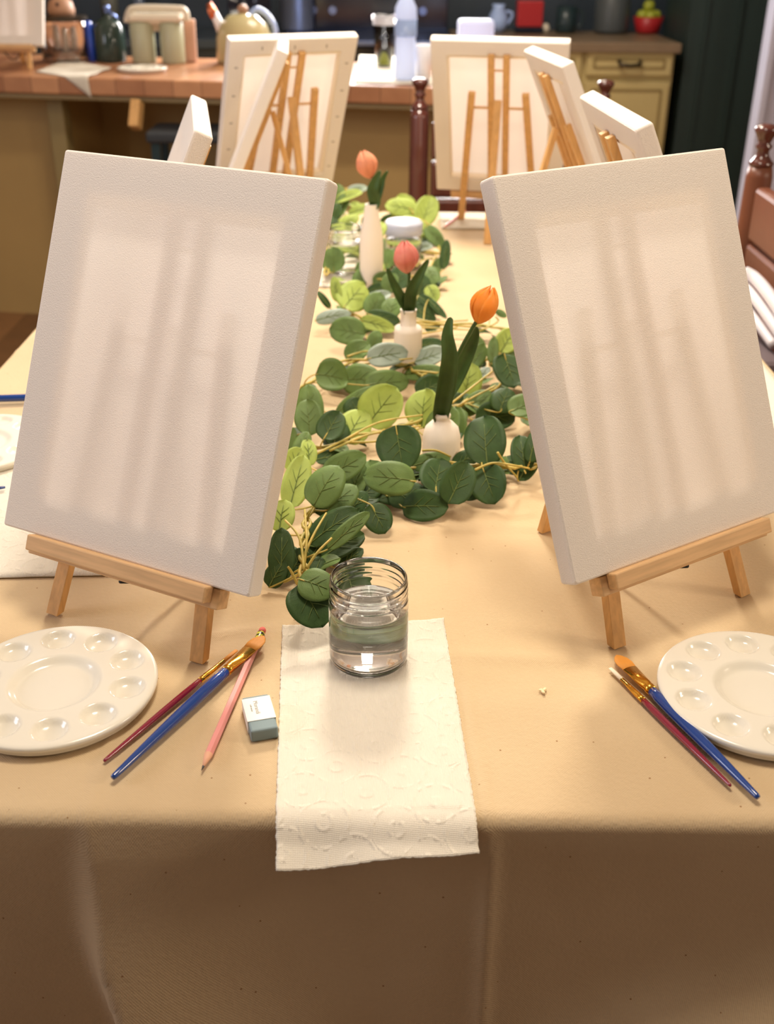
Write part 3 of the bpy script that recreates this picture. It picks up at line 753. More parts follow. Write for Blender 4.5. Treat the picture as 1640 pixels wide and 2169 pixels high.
# orange, in the squat vase
b0 = Vector((V1[0], V1[1], TZ+0.058)); y1 = 1.20
hd = aty(1026, 648, y1)
tulip(b0, hd, (0.010, 0.0, 0.03), 0.046, 0.0165, M_torange, 'orange tulip leaning right out of the squat vase',
      [b0, aty(937, 875, 1.213), aty(950, 800, 1.21), aty(975, 742, 1.205), aty(1000, 697, y1), aty(1010, 680, y1)],
      [([b0, aty(934, 880, 1.212), aty(945, 820, 1.20), aty(952, 760, 1.19), aty(948, 710, 1.19), aty(955, 672, 1.195)], 0.0105, cam_n),
       ([aty(943, 850, 1.222), aty(962, 810, 1.23), aty(984, 760, 1.235), aty(1003, 715, 1.235), aty(1008, 692, 1.23)], 0.0088, (0.3, -0.8, 0.5))], 0.0)
b0 = Vector((V2[0], V2[1], TZ+0.083)); hd = aty(860, 546, 1.535)
tulip(b0, hd, (-0.002, 0, 0.03), 0.047, 0.0185, M_tpink, 'pink tulip standing upright in the straight-necked vase',
      [b0, aty(864, 655, 1.543), aty(866, 610, 1.54), aty(867, 582, 1.537), aty(865, 572, 1.536)],
      [([b0, aty(867, 655, 1.54), aty(872, 620, 1.53), aty(888, 585, 1.525), aty(908, 550, 1.52)], 0.0088, cam_n),
       ([b0, aty(860, 655, 1.54), aty(848, 632, 1.53), aty(832, 600, 1.525), aty(820, 568, 1.52)], 0.0082, (0.3, -0.8, 0.5))])
b0 = Vector((V3[0], V3[1], TZ+0.14)); hd = aty(777, 350, 1.985)
tulip(b0, hd, (-0.008, 0, 0.03), 0.050, 0.0195, M_tcoral, 'blurred coral tulip above the tapered vase, farthest back',
      [b0, aty(793, 430, 1.99), aty(800, 400, 1.99), aty(792, 380, 1.988), aty(785, 366, 1.986)],
      [([b0, aty(794, 430, 1.985), aty(790, 405, 1.98), aty(796, 384, 1.978), aty(806, 362, 1.975)], 0.0105, cam_n),
       ([b0, aty(797, 430, 1.99), aty(806, 400, 1.99), aty(812, 378, 1.99), aty(822, 362, 1.99)], 0.006, cam_n)])

# ------------------------------------------------------------------ eucalyptus garlands
CAMP = Vector((0, 0, CAMH+TZ))
def leaf(bm, c, maj, nrm, ln, wd, mi, cup=0.12, bend=0.08, petiole=0.25, seed=0):
    maj = (maj-nrm*maj.dot(nrm)).normalized(); mn = nrm.cross(maj).normalized()
    NT, NS = 14, 8; rows = []
    tw = 0.10*math.sin(seed*3.7)
    for i in range(NT+1):
        t_ = -1+2*i/NT
        w = math.sqrt(max(0, 1-abs(t_)**2.15))*(1-0.12*t_)*wd/2
        if i == NT: w = max(w, wd*0.02)
        row = []
        for j in range(NS+1):
            s = -1+2*j/NS
            zz = cup*wd*(s*s)*(w/(wd/2+1e-9))-bend*ln*(t_*t_)+tw*s*t_*wd*0.5
            zz -= 0.02*wd*math.exp(-(s/0.12)**2)+0.012*wd*math.sin(5*t_+seed*2.3)*abs(s)
            row.append(bm.verts.new(c+maj*(t_*ln/2)+mn*(s*w)+nrm*zz))
        rows.append(row)
    for r0, r1 in zip(rows, rows[1:]):
        for j in range(NS):
            f = bm.faces.new((r0[j], r0[j+1], r1[j+1], r1[j])); f.material_index = mi
    def vein(t0, s0, t1, s1, w0):
        pts = []
        for i in range(9):
            q = i/8; t_ = t0+(t1-t0)*q; s_ = s0+(s1-s0)*q
            w = math.sqrt(max(0, 1-abs(t_)**2.15))*(1-0.12*t_)*wd/2
            zz = cup*wd*(s_*s_)*(w/(wd/2))-bend*ln*(t_*t_)+tw*s_*t_*wd*0.5-0.02*wd*math.exp(-(s_/0.12)**2)+0.012*wd*math.sin(5*t_+seed*2.3)*abs(s_)
            pts.append((c+maj*(t_*ln/2)+mn*(s_*w)+nrm*(zz+0.0009), w0*(1-0.7*q)))
        d = (pts[-1][0]-pts[0][0]).normalized(); sd = nrm.cross(d).normalized()
        rr = [(bm.verts.new(p-sd*w_), bm.verts.new(p+sd*w_)) for p, w_ in pts]
        for a_, b_ in zip(rr, rr[1:]): bm.faces.new((a_[0], a_[1], b_[1], b_[0])).material_index = 4
    vein(-0.97, 0, 0.62, 0, 0.0007)
    if ln > 0.03:
        for t0, sg in ((-0.45, 1), (-0.3, -1), (-0.05, 1), (0.1, -1)): vein(t0, 0, t0+0.42, sg*0.55, 0.00035)
    return c-maj*ln/2-nrm*bend*ln
TONE = {'d': 0, 'm': 1, 'l': 2, 'p': 3}
def leaf_px(bm, stems, ox, oy, sc, cx, cy, ln, wd, ang, tone, z=0.03, tilt=None, k=0):
    px, py = ox+cx/sc, oy+cy/sc
    # keep leaf clear of the cloth
    c = at(px, py, z); v = (CAMP-c); D = v.length; v.normalize()
    m = D/F_PX/sc*math.cos(0)
    ln *= m*1.12; wd *= m*1.12
    rnd = random.Random(int(cx*31+cy*17))
    nrm = (v*0.75+Vector((0, 0, 1))*0.35+Vector((rnd.uniform(-.28, .28), rnd.uniform(-.2, .2), rnd.uniform(-.1, .2)))).normalized()
    a = math.radians(ang)
    right = Vector((1, 0, 0)); upv = right.cross(-v).normalized()
    if upv.z < 0: upv = -upv
    mj = right*math.cos(a)+upv*math.sin(a)
    mj = mj-v*(mj.dot(nrm)/max(0.4, v.dot(nrm)))
    ext = abs(mj.normalized().z)*ln/2+0.25*wd*abs(nrm.cross(mj).normalized().z)
    if z < ext+0.004:
        z2 = ext+0.004; c = at(px, py, z2)
    base = leaf(bm, c, mj, nrm, ln, wd, TONE[tone], cup=rnd.uniform(-.08, .16), bend=rnd.uniform(0.0, .1), seed=cx)
    stems.append((base, mj.normalized(), nrm))
R4 = [(810,235,240,230,-80,'d',.055),(755,400,265,180,175,'m',.05),(395,440,250,195,58,'m',.065),(500,340,250,150,30,'m',.05),(640,390,180,200,90,'m',.03),
(485,510,200,150,40,'m',.04),(1025,390,220,190,80,'d',.035),(1140,430,240,170,65,'d',.04),(1290,185,280,212,95,'d',.06),(1310,440,210,190,-70,'d',.02),
(950,560,240,170,0,'d',.012),(860,500,220,150,0,'d',.018),(440,670,300,160,35,'d',.035),(530,690,300,85,42,'m',.045),(690,630,170,150,-60,'d',.018),
(235,420,300,140,75,'l',.045),(225,300,140,120,60,'l',.04),(150,610,170,140,80,'l',.04),(150,830,280,135,90,'d',.03),(240,870,150,120,60,'d',.02),
(345,1000,190,180,-20,'m',.055),(320,1110,250,255,-60,'d',.04),(545,1040,230,210,-70,'d',.03),(500,770,270,130,30,'d',.025),(300,255,160,85,95,'l',.04),(265,215,170,85,65,'m',.045),
(430,110,180,140,60,'d',.05),(455,150,160,150,80,'d',.03),(300,60,200,145,95,'m',.05),(560,110,220,170,60,'l',.03),(1500,260,210,120,100,'d',.035),(1565,210,200,90,75,'d',.05),
(1530,330,190,110,60,'d',.02),(1060,100,200,170,65,'m',.03),(420,285,150,80,10,'d',.015),(985,310,200,95,12,'m',.03),(190,180,120,80,70,'m',.03),(1180,300,150,100,30,'d',.02),
(120,940,150,110,60,'d',.015),(370,760,200,120,60,'d',.015),(560,560,190,110,50,'d',.015),(1240,470,160,100,20,'d',.012),(540,850,150,80,40,'d',.012),(750,500,200,110,170,'d',.01),
(560,430,230,120,65,'m',.03),(640,470,170,120,40,'d',.02),(400,540,160,120,40,'d',.03),(350,900,120,90,70,'d',.015)]
R3 = [(680,1370,250,225,52,'l',.045),(920,1375,215,180,85,'l',.035),(258,1360,245,150,95,'m',.05),(395,1195,175,185,-10,'m',.04),(560,1210,210,170,0,'m',.025),
(710,1230,240,140,5,'m',.03),(715,1070,225,130,10,'p',.045),(540,1050,150,120,35,'m',.03),(640,985,110,80,70,'m',.035),(480,930,190,150,172,'m',.04),
(520,725,210,165,50,'l',.05),(415,690,135,60,100,'l',.06),(345,750,110,38,128,'d',.05),(400,845,190,75,12,'p',.03),(655,895,190,80,-15,'l',.035),(690,855,180,70,-12,'d',.04),
(640,775,140,110,65,'m',.04),(740,795,130,105,75,'m',.04),(640,745,180,70,20,'p',.03),(730,650,110,90,80,'m',.03),(960,1080,170,115,20,'p',.03),(930,1170,230,85,5,'m',.02),
(960,1260,170,140,30,'d',.02),(1180,1215,190,150,80,'l',.03),(1100,1460,190,135,90,'m',.02),(1235,1075,150,90,60,'m',.035),(1325,1040,150,60,85,'m',.05),(1410,985,150,120,60,'l',.04),
(1420,1160,210,170,-70,'d',.05),(1390,1325,150,140,70,'d',.04),(1500,1365,170,140,25,'m',.045),(1220,1345,200,110,38,'m',.02),(1340,1430,220,160,10,'d',.012),
(975,715,110,75,-60,'l',.04),(965,605,120,95,-60,'m',.035),(900,690,160,110,70,'d',.02),(1048,490,160,58,85,'d',.045),(985,385,150,75,-48,'m',.045),
(940,235,175,120,72,'l',.07),(790,215,160,105,172,'l',.065),(870,320,150,100,150,'l',.06),(780,375,115,90,165,'l',.05),(645,352,150,95,42,'l',.10),(600,440,120,80,50,'m',.06),
(620,475,95,75,60,'d',.03),(715,515,110,85,80,'m',.04),(920,445,110,50,10,'p',.04),(590,560,120,75,20,'m',.03),(750,305,150,90,10,'d',.02),(1372,832,70,36,-30,'m',.03),
(780,625,130,110,80,'d',.03),(690,640,120,90,20,'m',.02),(560,620,110,80,60,'m',.02),(960,780,150,60,-40,'d',.03),(920,830,150,90,-30,'d',.015),(640,580,130,80,35,'l',.025),
(1000,800,160,40,-45,'d',.03),(1250,1190,130,60,40,'p',.015),(400,1520,120,110,50,'d',.02),(520,1330,240,75,35,'m',.025),(530,1380,120,130,60,'d',.02),(1010,1480,120,90,30,'d',.015),(1240,1000,110,60,120,'m',.02),
(590,900,120,80,20,'m',.02),(830,1030,110,60,-60,'d',.03),(950,1010,150,70,10,'d',.015),(1100,1340,120,80,50,'d',.012),(880,250,130,70,-30,'m',.03),(830,450,100,60,20,'m',.03),
(690,430,110,60,-30,'m',.03),(1000,560,110,60,60,'m',.02),(660,690,130,60,10,'d',.012),(820,180,120,60,150,'l',.05),(1380,1090,150,70,30,'m',.015)]
RB = [(400,520,130,125,90,'m',.04),(430,380,130,70,70,'l',.06),(480,300,140,70,30,'l',.05),(440,210,150,80,60,'m',.07),(560,230,140,60,20,'l',.05),(490,150,150,60,20,'l',.09),(420,150,130,90,80,'m',.09),
(440,440,120,60,50,'l',.03),(390,330,120,80,80,'d',.05),(380,420,120,80,80,'d',.03),(540,110,110,50,10,'p',.09),(400,250,120,80,60,'d',.06),(480,400,100,50,80,'m',.03),(600,280,100,50,60,'m',.03)]
def twig(bm, pts, r0=0.0016, mi=0):
    pts = spline(pts, 6); n = len(pts)
    tube(bm, pts, [r0*(1-0.35*i/n) for i in range(n)], 7, mi)
def px3(x, y, z): return at(560+x/2.733, 360+y/2.733, z)
def px4(x, y, z): return at(540+x/2.645, 860+y/2.645, z)
def garland(label, leaves3, leaves4, mains, twigs, fill, fillcols, seed):
    t = thing('eucalyptus_garland', label, 'garland', (0, 0, TZ), 0, 'eucalyptus garlands')
    O = Vector((0, 0, TZ))
    b = BM(); st_ = []
    for a in leaves4: leaf_px(b, st_, 540, 860, 2.645, *a)
    for a in leaves3: leaf_px(b, st_, 560, 360, 2.733, *a)
    bs = BM()
    path = []
    for m_ in mains:
        sp = spline(m_, 8); path += sp
        for q in range(2):
            tube(bs, [p+Vector((0.004*math.sin(i*.8+q*3), 0.004*math.cos(i*.7+q*3), 0.0025*q)) for i, p in enumerate(sp)], 0.0019, 7)
    for w in twigs: twig(bs, w)
    # every leaf is tied to the nearest point of the main stems
    for base, mj, nn in st_:
        near = min(path, key=lambda p: (p-base).length)
        if (near-base).length < 0.09: twig(bs, [near, (near+base)/2-mj*0.004+Vector((0, 0, 0.002)), base, base+mj*0.012], 0.0011)
    rnd = random.Random(seed)
    for k in range(fill):
        p = rnd.choice(path)+Vector((rnd.gauss(0, 0.019), rnd.gauss(0, 0.019), 0)); p.z = TZ+rnd.uniform(0.010, 0.022)
        ln = rnd.uniform(0.026, 0.040)
        a = rnd.uniform(0, 2*PI); n_ = Vector((rnd.uniform(-.35, .35), rnd.uniform(-.5, .2), 1)).normalized()
        leaf(b, p, Vector((math.cos(a), math.sin(a), 0)), n_, ln, ln*rnd.uniform(.6, .9), TONE[rnd.choice(fillcols)], cup=.1, bend=0.06, seed=k)
    if leaves4:
        leaf(b, Vector((-0.020, 0.866, TZ+0.012)), Vector((-1, 0.12, 0)), Vector((0, -0.25, 1)).normalized(), 0.066, 0.050, 0, cup=.1, bend=.05, seed=4)
    for v in b.verts: v.co -= O; v.co.z = max(v.co.z, 0.0022)
    for v in bs.verts: v.co -= O; v.co.z = max(v.co.z, 0.0018)
    fo = obj('foliage', b, [M_leafd, M_leafm, M_leafl, M_leafp, M_vein], t, smooth=True)
    s_ = fo.modifiers.new('t', 'SOLIDIFY'); s_.thickness = 0.0005
    obj('stem', bs, M_stemg, t, smooth=True)
    return t
near3 = [a for a in R3 if a[1] > 640]; far3 = [a for a in R3 if a[1] <= 640]
mains = [[px4(290, 1050, .02), px4(270, 880, .02), px4(285, 700, .025), px4(330, 560, .03), px4(520, 420, .025), px4(760, 380, .02), px4(1000, 330, .02), px4(1250, 340, .025), px4(1480, 350, .02), px4(1640, 300, .02), px3(1650, 1420, .02), px3(1560, 1200, .02), px3(1420, 1220, .02), px3(1200, 1340, .02), px3(1000, 1410, .02), px3(760, 1500, .02), px3(560, 1540, .02), px3(330, 1610, .02), px3(150, 1560, .02), px3(100, 1400, .02), px3(250, 1250, .02), px3(500, 1110, .02), px3(780, 1130, .02), px3(900, 1180, .018), px3(1100, 1160, .018), px3(1380, 1060, .02), px3(1440, 960, .02), px3(1300, 910, .02), px3(1060, 900, .02), px3(840, 890, .02), px3(620, 880, .02), px3(490, 820, .02)]]
twigs = [[px4(275, 920, .03), px4(250, 740, .045), px4(170, 640, .05)], [px4(275, 900, .03), px4(290, 760, .045), px4(280, 580, .055)], [px4(290, 910, .03), px4(350, 820, .04), px4(430, 740, .045)],
  [px4(280, 830, .035), px4(330, 720, .045), px4(400, 600, .05)], [px4(240, 1000, .03), px4(205, 930, .04), px4(185, 900, .045)],
  [px4(340, 270, .03), px4(500, 190, .035), px4(700, 90, .04), px4(940, 50, .04)], [px4(420, 250, .03), px4(640, 160, .035), px4(930, 110, .04)], [px4(480, 200, .03), px4(700, 195, .035), px4(940, 120, .03)],
  [px4(1230, 360, .04), px4(1330, 320, .045), px4(1440, 330, .045), px4(1540, 350, .04)], [px4(1360, 260, .06), px4(1400, 320, .045), px4(1470, 400, .02)], [px4(940, 250, .04), px4(1020, 250, .045), px4(1100, 285, .04)],
  [px3(1060, 1370, .035), px3(1200, 1260, .045), px3(1340, 1150, .05)], [px3(1080, 1390, .03), px3(1220, 1310, .035), px3(1340, 1250, .04)], [px3(1070, 1360, .035), px3(1110, 1260, .045), px3(1170, 1170, .045)],
  [px3(880, 860, .03), px3(980, 880, .035), px3(1180, 870, .035)], [px3(870, 950, .025), px3(960, 940, .03), px3(1120, 910, .035)], [px3(880, 910, .03), px3(1000, 915, .03), px3(1250, 930, .03)], [px3(540, 1130, .03), px3(680, 1110, .035), px3(860, 1090, .04)],
  [px3(1250, 930, .03), px3(1350, 880, .04), px3(1340, 850, .05)], [px3(480, 1080, .03), px3(580, 1050, .035), px3(660, 1060, .04)]]
garland('near eucalyptus garland zigzagging round the squat and straight-necked vases', near3, R4, mains, twigs, 66, 'ddm', 3)
garland('farther eucalyptus garland curling round the tapered vase behind the pink tulip', far3, [],
        [[px3(1000, 640, .02), px3(880, 620, .02), px3(700, 640, .02), px3(580, 600, .02), px3(600, 500, .02), px3(760, 470, .02), px3(940, 480, .025), px3(1030, 480, .025), px3(960, 390, .03), px3(930, 300, .05), px3(840, 230, .055)]],
        [[px3(590, 540, .03), px3(540, 460, .045), px3(500, 390, .05)], [px3(930, 330, .05), px3(890, 270, .06), px3(830, 210, .065)], [px3(950, 600, .03), px3(980, 520, .04), px3(1000, 490, .04)], [px3(580, 590, .03), px3(640, 560, .035), px3(690, 545, .04)],
         [px3(540, 520, .03), px3(520, 440, .045), px3(570, 400, .05)], [px3(1000, 510, .03), px3(920, 520, .03), px3(880, 560, .03)]], 34, 'dddm', 5)
garland('blurred eucalyptus garland at the far left, between the left canvas and the coral tulip', RB, [],
        [[at(690, 585, .02), at(700, 540, .03), at(715, 490, .03), at(730, 450, .04), at(720, 410, .05), at(760, 395, .06)], [at(700, 540, .03), at(675, 500, .03), at(660, 470, .02)]],
        [], 16, 'dml', 9)

# ------------------------------------------------------------------ wooden island
ia, ib = at(0, 160, IZ), at(870, 184, IZ)
idir = Vector((ib.x-ia.x, ib.y-ia.y, 0)).normalized(); iang = math.atan2(idir.y, idir.x)
isl = thing('kitchen_island', 'long kitchen island with thick butcher block top and tan base', 'kitchen island', (ib.x, ib.y, 0), iang)
# local: x along the front edge, y away
b = BM(); box(b, (-1.20, 0.36, TZ+IZ-0.0275), (3.1, 0.72, 0.055)); obj('butcher_block_top', b, M_butcher, isl, bevel=0.006)
b = BM(); box(b, (-1.20, 0.36, TZ+IZ-0.065), (3.06, 0.68, 0.02)); obj('under_trim', b, mat('under_trim', srgb(150, 130, 90), 0.5), isl, bevel=0.004)
b = BM(); box(b, (-1.95, 0.45, (TZ+IZ-0.075)/2), (1.25, 0.46, TZ+IZ-0.075)); box(b, (-0.15, 0.45, (TZ+IZ-0.075)/2), (0.9, 0.46, TZ+IZ-0.075))
box(b, (-0.95, 0.66, (TZ+IZ-0.075)/2), (0.9, 0.04, TZ+IZ-0.075))
obj('base_panel', b, M_islandbase, isl)
b = BM(); box(b, (-1.29, 0.17, (TZ+IZ-0.075)/2), (0.06, 0.06, TZ+IZ-0.075)); obj('post', b, mat('post_paint', srgb(150, 132, 86), 0.5), isl, bevel=0.004)
q0, q1 = aty(277, 212, ib.y+0.05), aty(286, 272, ib.y+0.11)
Minv = Matrix.Rotation(-iang, 4, 'Z') @ Matrix.Translation((-ib.x, -ib.y, 0))
b = BM(); bar(b, Minv @ Vector((q0.x, q0.y+.1, TZ+IZ-0.07)), Minv @ q1, 0.034, 0.05, Vector((0, 1, 0))); obj('bracket', b, M_pine, isl, bevel=0.004)
# dark stool pushed beneath the island
sc_ = aty(333, 300, 3.95)
t = thing('bar_stool', 'dark low stool tucked under the island, behind the left end-on canvas', 'stool', (sc_.x+0.15, 3.86, 0))
b = BM(); box(b, (0, 0, TZ-0.02+0.0), (0.30, 0.20, 0.04)); obj('seat', b, mat('stool_seat', srgb(52, 56, 60), 0.5), t, bevel=0.012)
for sx in (-1, 1):
    for sy in (-1, 1):
        b = BM(); bar(b, (sx*0.15, sy*0.09, 0.0), (sx*0.12, sy*0.07, TZ-0.04), 0.03, 0.03); obj('leg', b, M_cup, t)
for z in (.25, .5):
    b = BM(); box(b, (0, -0.085, z), (0.26, 0.02, 0.03)); obj('rung', b, M_cup, t)

# items on the island
def on(px, py, z=IZ): return at(px, py, z)
def label_item(name, label, cat, px, py, group=None, dz=0.001, z=IZ):
    q = at(px, py, z); return thing(name, label, cat, (q.x, q.y, TZ+z+dz), 0, group), q
def sz(q): return ((q-CAMP).dot(Vector((0, math.cos(PITCH), -math.sin(PITCH)))))/F_PX   # metres per pixel
# draped paper towel with a corner hanging over the edge
q = [at(78, 150, IZ), at(205, 131, IZ), at(150, 165, IZ), at(240, 150, IZ)]
def isl_fn(x, v, u, w):
    p = Vector((x, v, TZ+IZ+0.002+0.004*abs(math.sin(u*7)*math.sin(w*5))))
    e = (p-ib).dot(Vector((-idir.y, idir.x, 0)))
    if e < 0: p += Vector((-idir.y, idir.x, 0))*(-e)*1.0-Vector((-idir.y, idir.x, 0))*0.004; p.z += e*1.0
    return p
a_, b_, c_, d_ = at(75, 153, IZ), at(140, 128, IZ), at(174, 170, IZ), at(236, 146, IZ)
o = towel([(a_.x, a_.y), (b_.x, b_.y), (c_.x, c_.y), (d_.x, d_.y)], 24, 24, fn=isl_fn); tag(o, 'white paper towel with one corner drooping over the island edge', 'paper towel', 'paper towels')
# clear glass canister with wooden ball lid
t, q = label_item('glass_canister', 'clear glass canister with round wooden lid, standing on the island', 'canister', 143, 131, dz=0.006)
m_ = sz(q); Rg = 50*m_
b = BM(); lathe(b, [(0, 0), (Rg*.96, 0), (Rg, 0.004), (Rg, 76*m_), (Rg*.95, 78*m_), (Rg*.95, 76*m_), (Rg*.93, 0.007), (0, 0.007)], 40); obj('glass_body', b, M_glass, t, smooth=True)
b = BM(); lathe(b, [(0, 79*m_), (Rg*1.02, 79*m_), (Rg*1.02, 86*m_), (0, 86*m_)], 40); obj('metal_rim', b, M_bronze, t, smooth=False)
b = BM(); lathe(b, [(0, 86*m_), (26*m_, 86*m_), (28*m_, 96*m_), (24*m_, 112*m_), (14*m_, 120*m_), (0, 121*m_)], 32); obj('wooden_lid', b, M_woodball, t, smooth=True)
b = BM(); bmesh.ops.create_uvsphere(b, u_segments=16, v_segments=10, radius=4*m_, matrix=Matrix.Translation((0, -24*m_, 108*m_))); obj('knob', b, M_dkwood, t, smooth=True)
for kx in (-20, 2, 18):
    b = BM(); lathe(b, [(0, 0.008), (7*m_, 0.010), (8*m_, 30*m_), (6*m_, 52*m_), (0, 55*m_)], 14, Matrix.Translation((kx*m_, -4*m_ if kx == 2 else 6*m_, 0))); obj('contents', b, mat('oat_%d' % kx, srgb(214, 196, 176), 0.7), t, smooth=True)
# blue glass beside it
t, q = label_item('blue_tumbler', 'slim blue glass right of the wooden-lidded canister', 'glass', 196, 131)
m_ = sz(q); b = BM(); lathe(b, [(0, 0), (9*m_, 0), (9*m_, 50*m_), (7*m_, 66*m_), (7*m_, 78*m_), (0, 79*m_)], 24); obj('glass_body', b, mat('cobalt_glass', srgb(40, 90, 220), 0.08, coat=1.0), t, smooth=True)
# dark bottle with pump
t, q = label_item('soap_bottle', 'dark green pump bottle left of the twin canisters', 'bottle', 237, 131)
m_ = sz(q); b = BM(); lathe(b, [(0, 0), (30*m_, 0), (32*m_, 5*m_), (32*m_, 66*m_), (22*m_, 80*m_), (8*m_, 86*m_), (8*m_, 92*m_), (0, 92*m_)], 32); obj('body', b, M_dbottle, t, smooth=True)
b = BM(); cyl(b, (0, 0, 92*m_), (0, 0, 100*m_), 5*m_); cyl(b, (3*m_, 0, 98*m_), (22*m_, 0, 82*m_), 3.5*m_); bmesh.ops.create_uvsphere(b, u_segments=14, v_segments=8, radius=7*m_, matrix=Matrix.Translation((0, 0, 103*m_))); obj('pump', b, M_steel, t, smooth=True)
# twin canister set with arched handle lid
t, q = label_item('twin_canister_rack', 'pair of sage canisters joined under one cream handled lid', 'canister', 343, 134)
m_ = sz(q)
for sx in (-36, 26):
    b = BM(); lathe(b, [(0, 0), (24*m_, 0), (25*m_, 3*m_), (25*m_, 76*m_), (22*m_, 80*m_), (0, 80*m_)], 28, Matrix.Translation((sx*m_, 0, 0))); obj('canister', b, M_sage, t, smooth=True)
b = BM(); lathe(b, [(0, 76*m_), (26*m_, 76*m_), (26*m_, 88*m_), (10*m_, 62*m_), (0, 62*m_)], 20, Matrix.Translation((-5*m_, 0, 0)) @ Matrix.Diagonal((1, .6, 1, 1))); obj('spout', b, M_creamcer, t, smooth=True)
b = BM(); box(b, (-4*m_, 0, 88*m_), (112*m_, 50*m_, 16*m_)); obj('lid', b, M_creamcer, t, bevel=0.012)
b = BM(); tube(b, spline([(-66*m_, 0, 78*m_), (-60*m_, 0, 96*m_), (-44*m_, 0, 105*m_), (30*m_, 0, 105*m_), (56*m_, 0, 101*m_), (60*m_, 0, 82*m_)], 6), 7*m_, 12); obj('handle', b, M_creamcer, t, smooth=True)
t, q = label_item('chopping_board', 'narrow pinkish wooden board standing right of the twin canisters', 'board', 404, 134)
m_ = sz(q); b = BM(); box(b, (0, 0.03, 42*m_), (24*m_, 0.02, 84*m_), Matrix.Rotation(-0.05, 3, 'X')); o = obj('board', b, mat('pink_wood', srgb(214, 172, 148), .5), t, bevel=0.006)
# kettle on the stove behind island
t, q = label_item('kettle', 'cream enamel kettle with copper spout tip behind the stapled canvas', 'kettle', 520, 134)
m_ = sz(q)
b = BM(); lathe(b, [(0, 0), (56*m_, 0), (60*m_, 6*m_), (58*m_, 50*m_), (48*m_, 76*m_), (30*m_, 92*m_), (0, 98*m_)], 36); obj('body', b, M_kettle, t, smooth=True)
b = BM(); lathe(b, [(0, 96*m_), (10*m_, 97*m_), (11*m_, 106*m_), (6*m_, 112*m_), (0, 113*m_)], 20); obj('knob', b, M_woodball, t, smooth=True)
b = BM(); tube(b, [(-44*m_, 0, 62*m_), (-54*m_, 0, 82*m_), (-60*m_, 0, 96*m_)], [12*m_, 9*m_, 8*m_], 14); obj('spout', b, M_white, t, smooth=True)
b = BM(); tube(b, [(-58*m_, 0, 88*m_), (-64*m_, 0, 100*m_), (-70*m_, 0, 114*m_)], [8.5*m_, 9.5*m_, 6*m_], 14); obj('spout_tip', b, M_copper, t, smooth=True)
b = BM(); tube(b, spline([(14*m_, 0, 92*m_), (30*m_, 0, 104*m_), (52*m_, 0, 92*m_), (66*m_, 0, 66*m_), (62*m_, 0, 40*m_)], 6), 5.5*m_, 12); obj('handle', b, M_bluew, t, smooth=True)
# bright paper towel, glasses and bottle on the right part of the island
def isl2(x, v, u, w): return Vector((x, v, TZ+IZ+0.002+0.003*abs(math.sin(u*6)*math.sin(w*4))))
a_, b_, c_, d_ = at(762, 118, IZ), at(920, 124, IZ), at(752, 178, IZ), at(918, 182, IZ)
o = towel([(a_.x, a_.y), (b_.x, b_.y), (c_.x, c_.y), (d_.x, d_.y)], 20, 20, fn=isl2); tag(o, 'bright white paper towel under the bottle on the island', 'paper towel', 'paper towels')
t, q = label_item('drinking_glass', 'clear glass with lime drink and a dark berry, left of the water bottle', 'glass', 814, 145, dz=0.006)
m_ = sz(q); b = BM(); lathe(b, [(0, 0), (16*m_, 0), (26*m_, 100*m_), (24.5*m_, 100*m_), (15*m_, 4*m_), (0, 4*m_)], 32); obj('glass_body', b, M_glass, t, smooth=True)
b = BM(); lathe(b, [(0, 4.2*m_), (14.5*m_, 4.2*m_), (18.5*m_, 42*m_), (0, 42*m_)], 32); obj('drink', b, M_green, t, smooth=True)
b = BM(); bmesh.ops.create_uvsphere(b, u_segments=16, v_segments=10, radius=11*m_, matrix=Matrix.Translation((2*m_, -6*m_, 50*m_))); obj('berry', b, M_berry, t, smooth=True)
b = BM(); lathe(b, [(20*m_, 56*m_), (24.3*m_, 97*m_), (23*m_, 97*m_), (18*m_, 58*m_)], 32); obj('napkin', b, M_white, t, smooth=True)
t, q = label_item('water_bottle', 'tall clear water bottle standing on the bright towel', 'bottle', 858, 172, dz=0.006)
m_ = sz(q); b = BM(); lathe(b, [(0, 0), (20*m_, 0), (23*m_, 4*m_), (22*m_, 40*m_), (21*m_, 80*m_), (23*m_, 120*m_), (22*m_, 138*m_), (12*m_, 158*m_), (11*m_, 178*m_), (0, 178*m_)], 32)
obj('bottle_body', b, mat('glare_white_bottle', srgb(228, 236, 252), 0.15, trans=0.5), t, smooth=True)  # clear bottle; the bluish white imitates window glare
b = BM(); lathe(b, [(23.4*m_, 84*m_), (23.4*m_, 116*m_), (22.4*m_, 116*m_), (22.4*m_, 84*m_)], 32); obj('label_band', b, M_bluew, t, smooth=True)
b = BM(); cyl(b, (0, 0, 178*m_), (0, 0, 190*m_), 12*m_, 20); obj('cap', b, M_white, t)
t, q = label_item('small_cup', 'small white cup right of the water bottle, by the far chair post', 'cup', 898, 172, dz=0.006)
m_ = sz(q); b = BM(); lathe(b, [(0, 0), (15*m_, 0), (20*m_, 68*m_), (18*m_, 68*m_), (13*m_, 5*m_), (0, 5*m_)], 28); obj('cup_body', b, M_white, t, smooth=True)
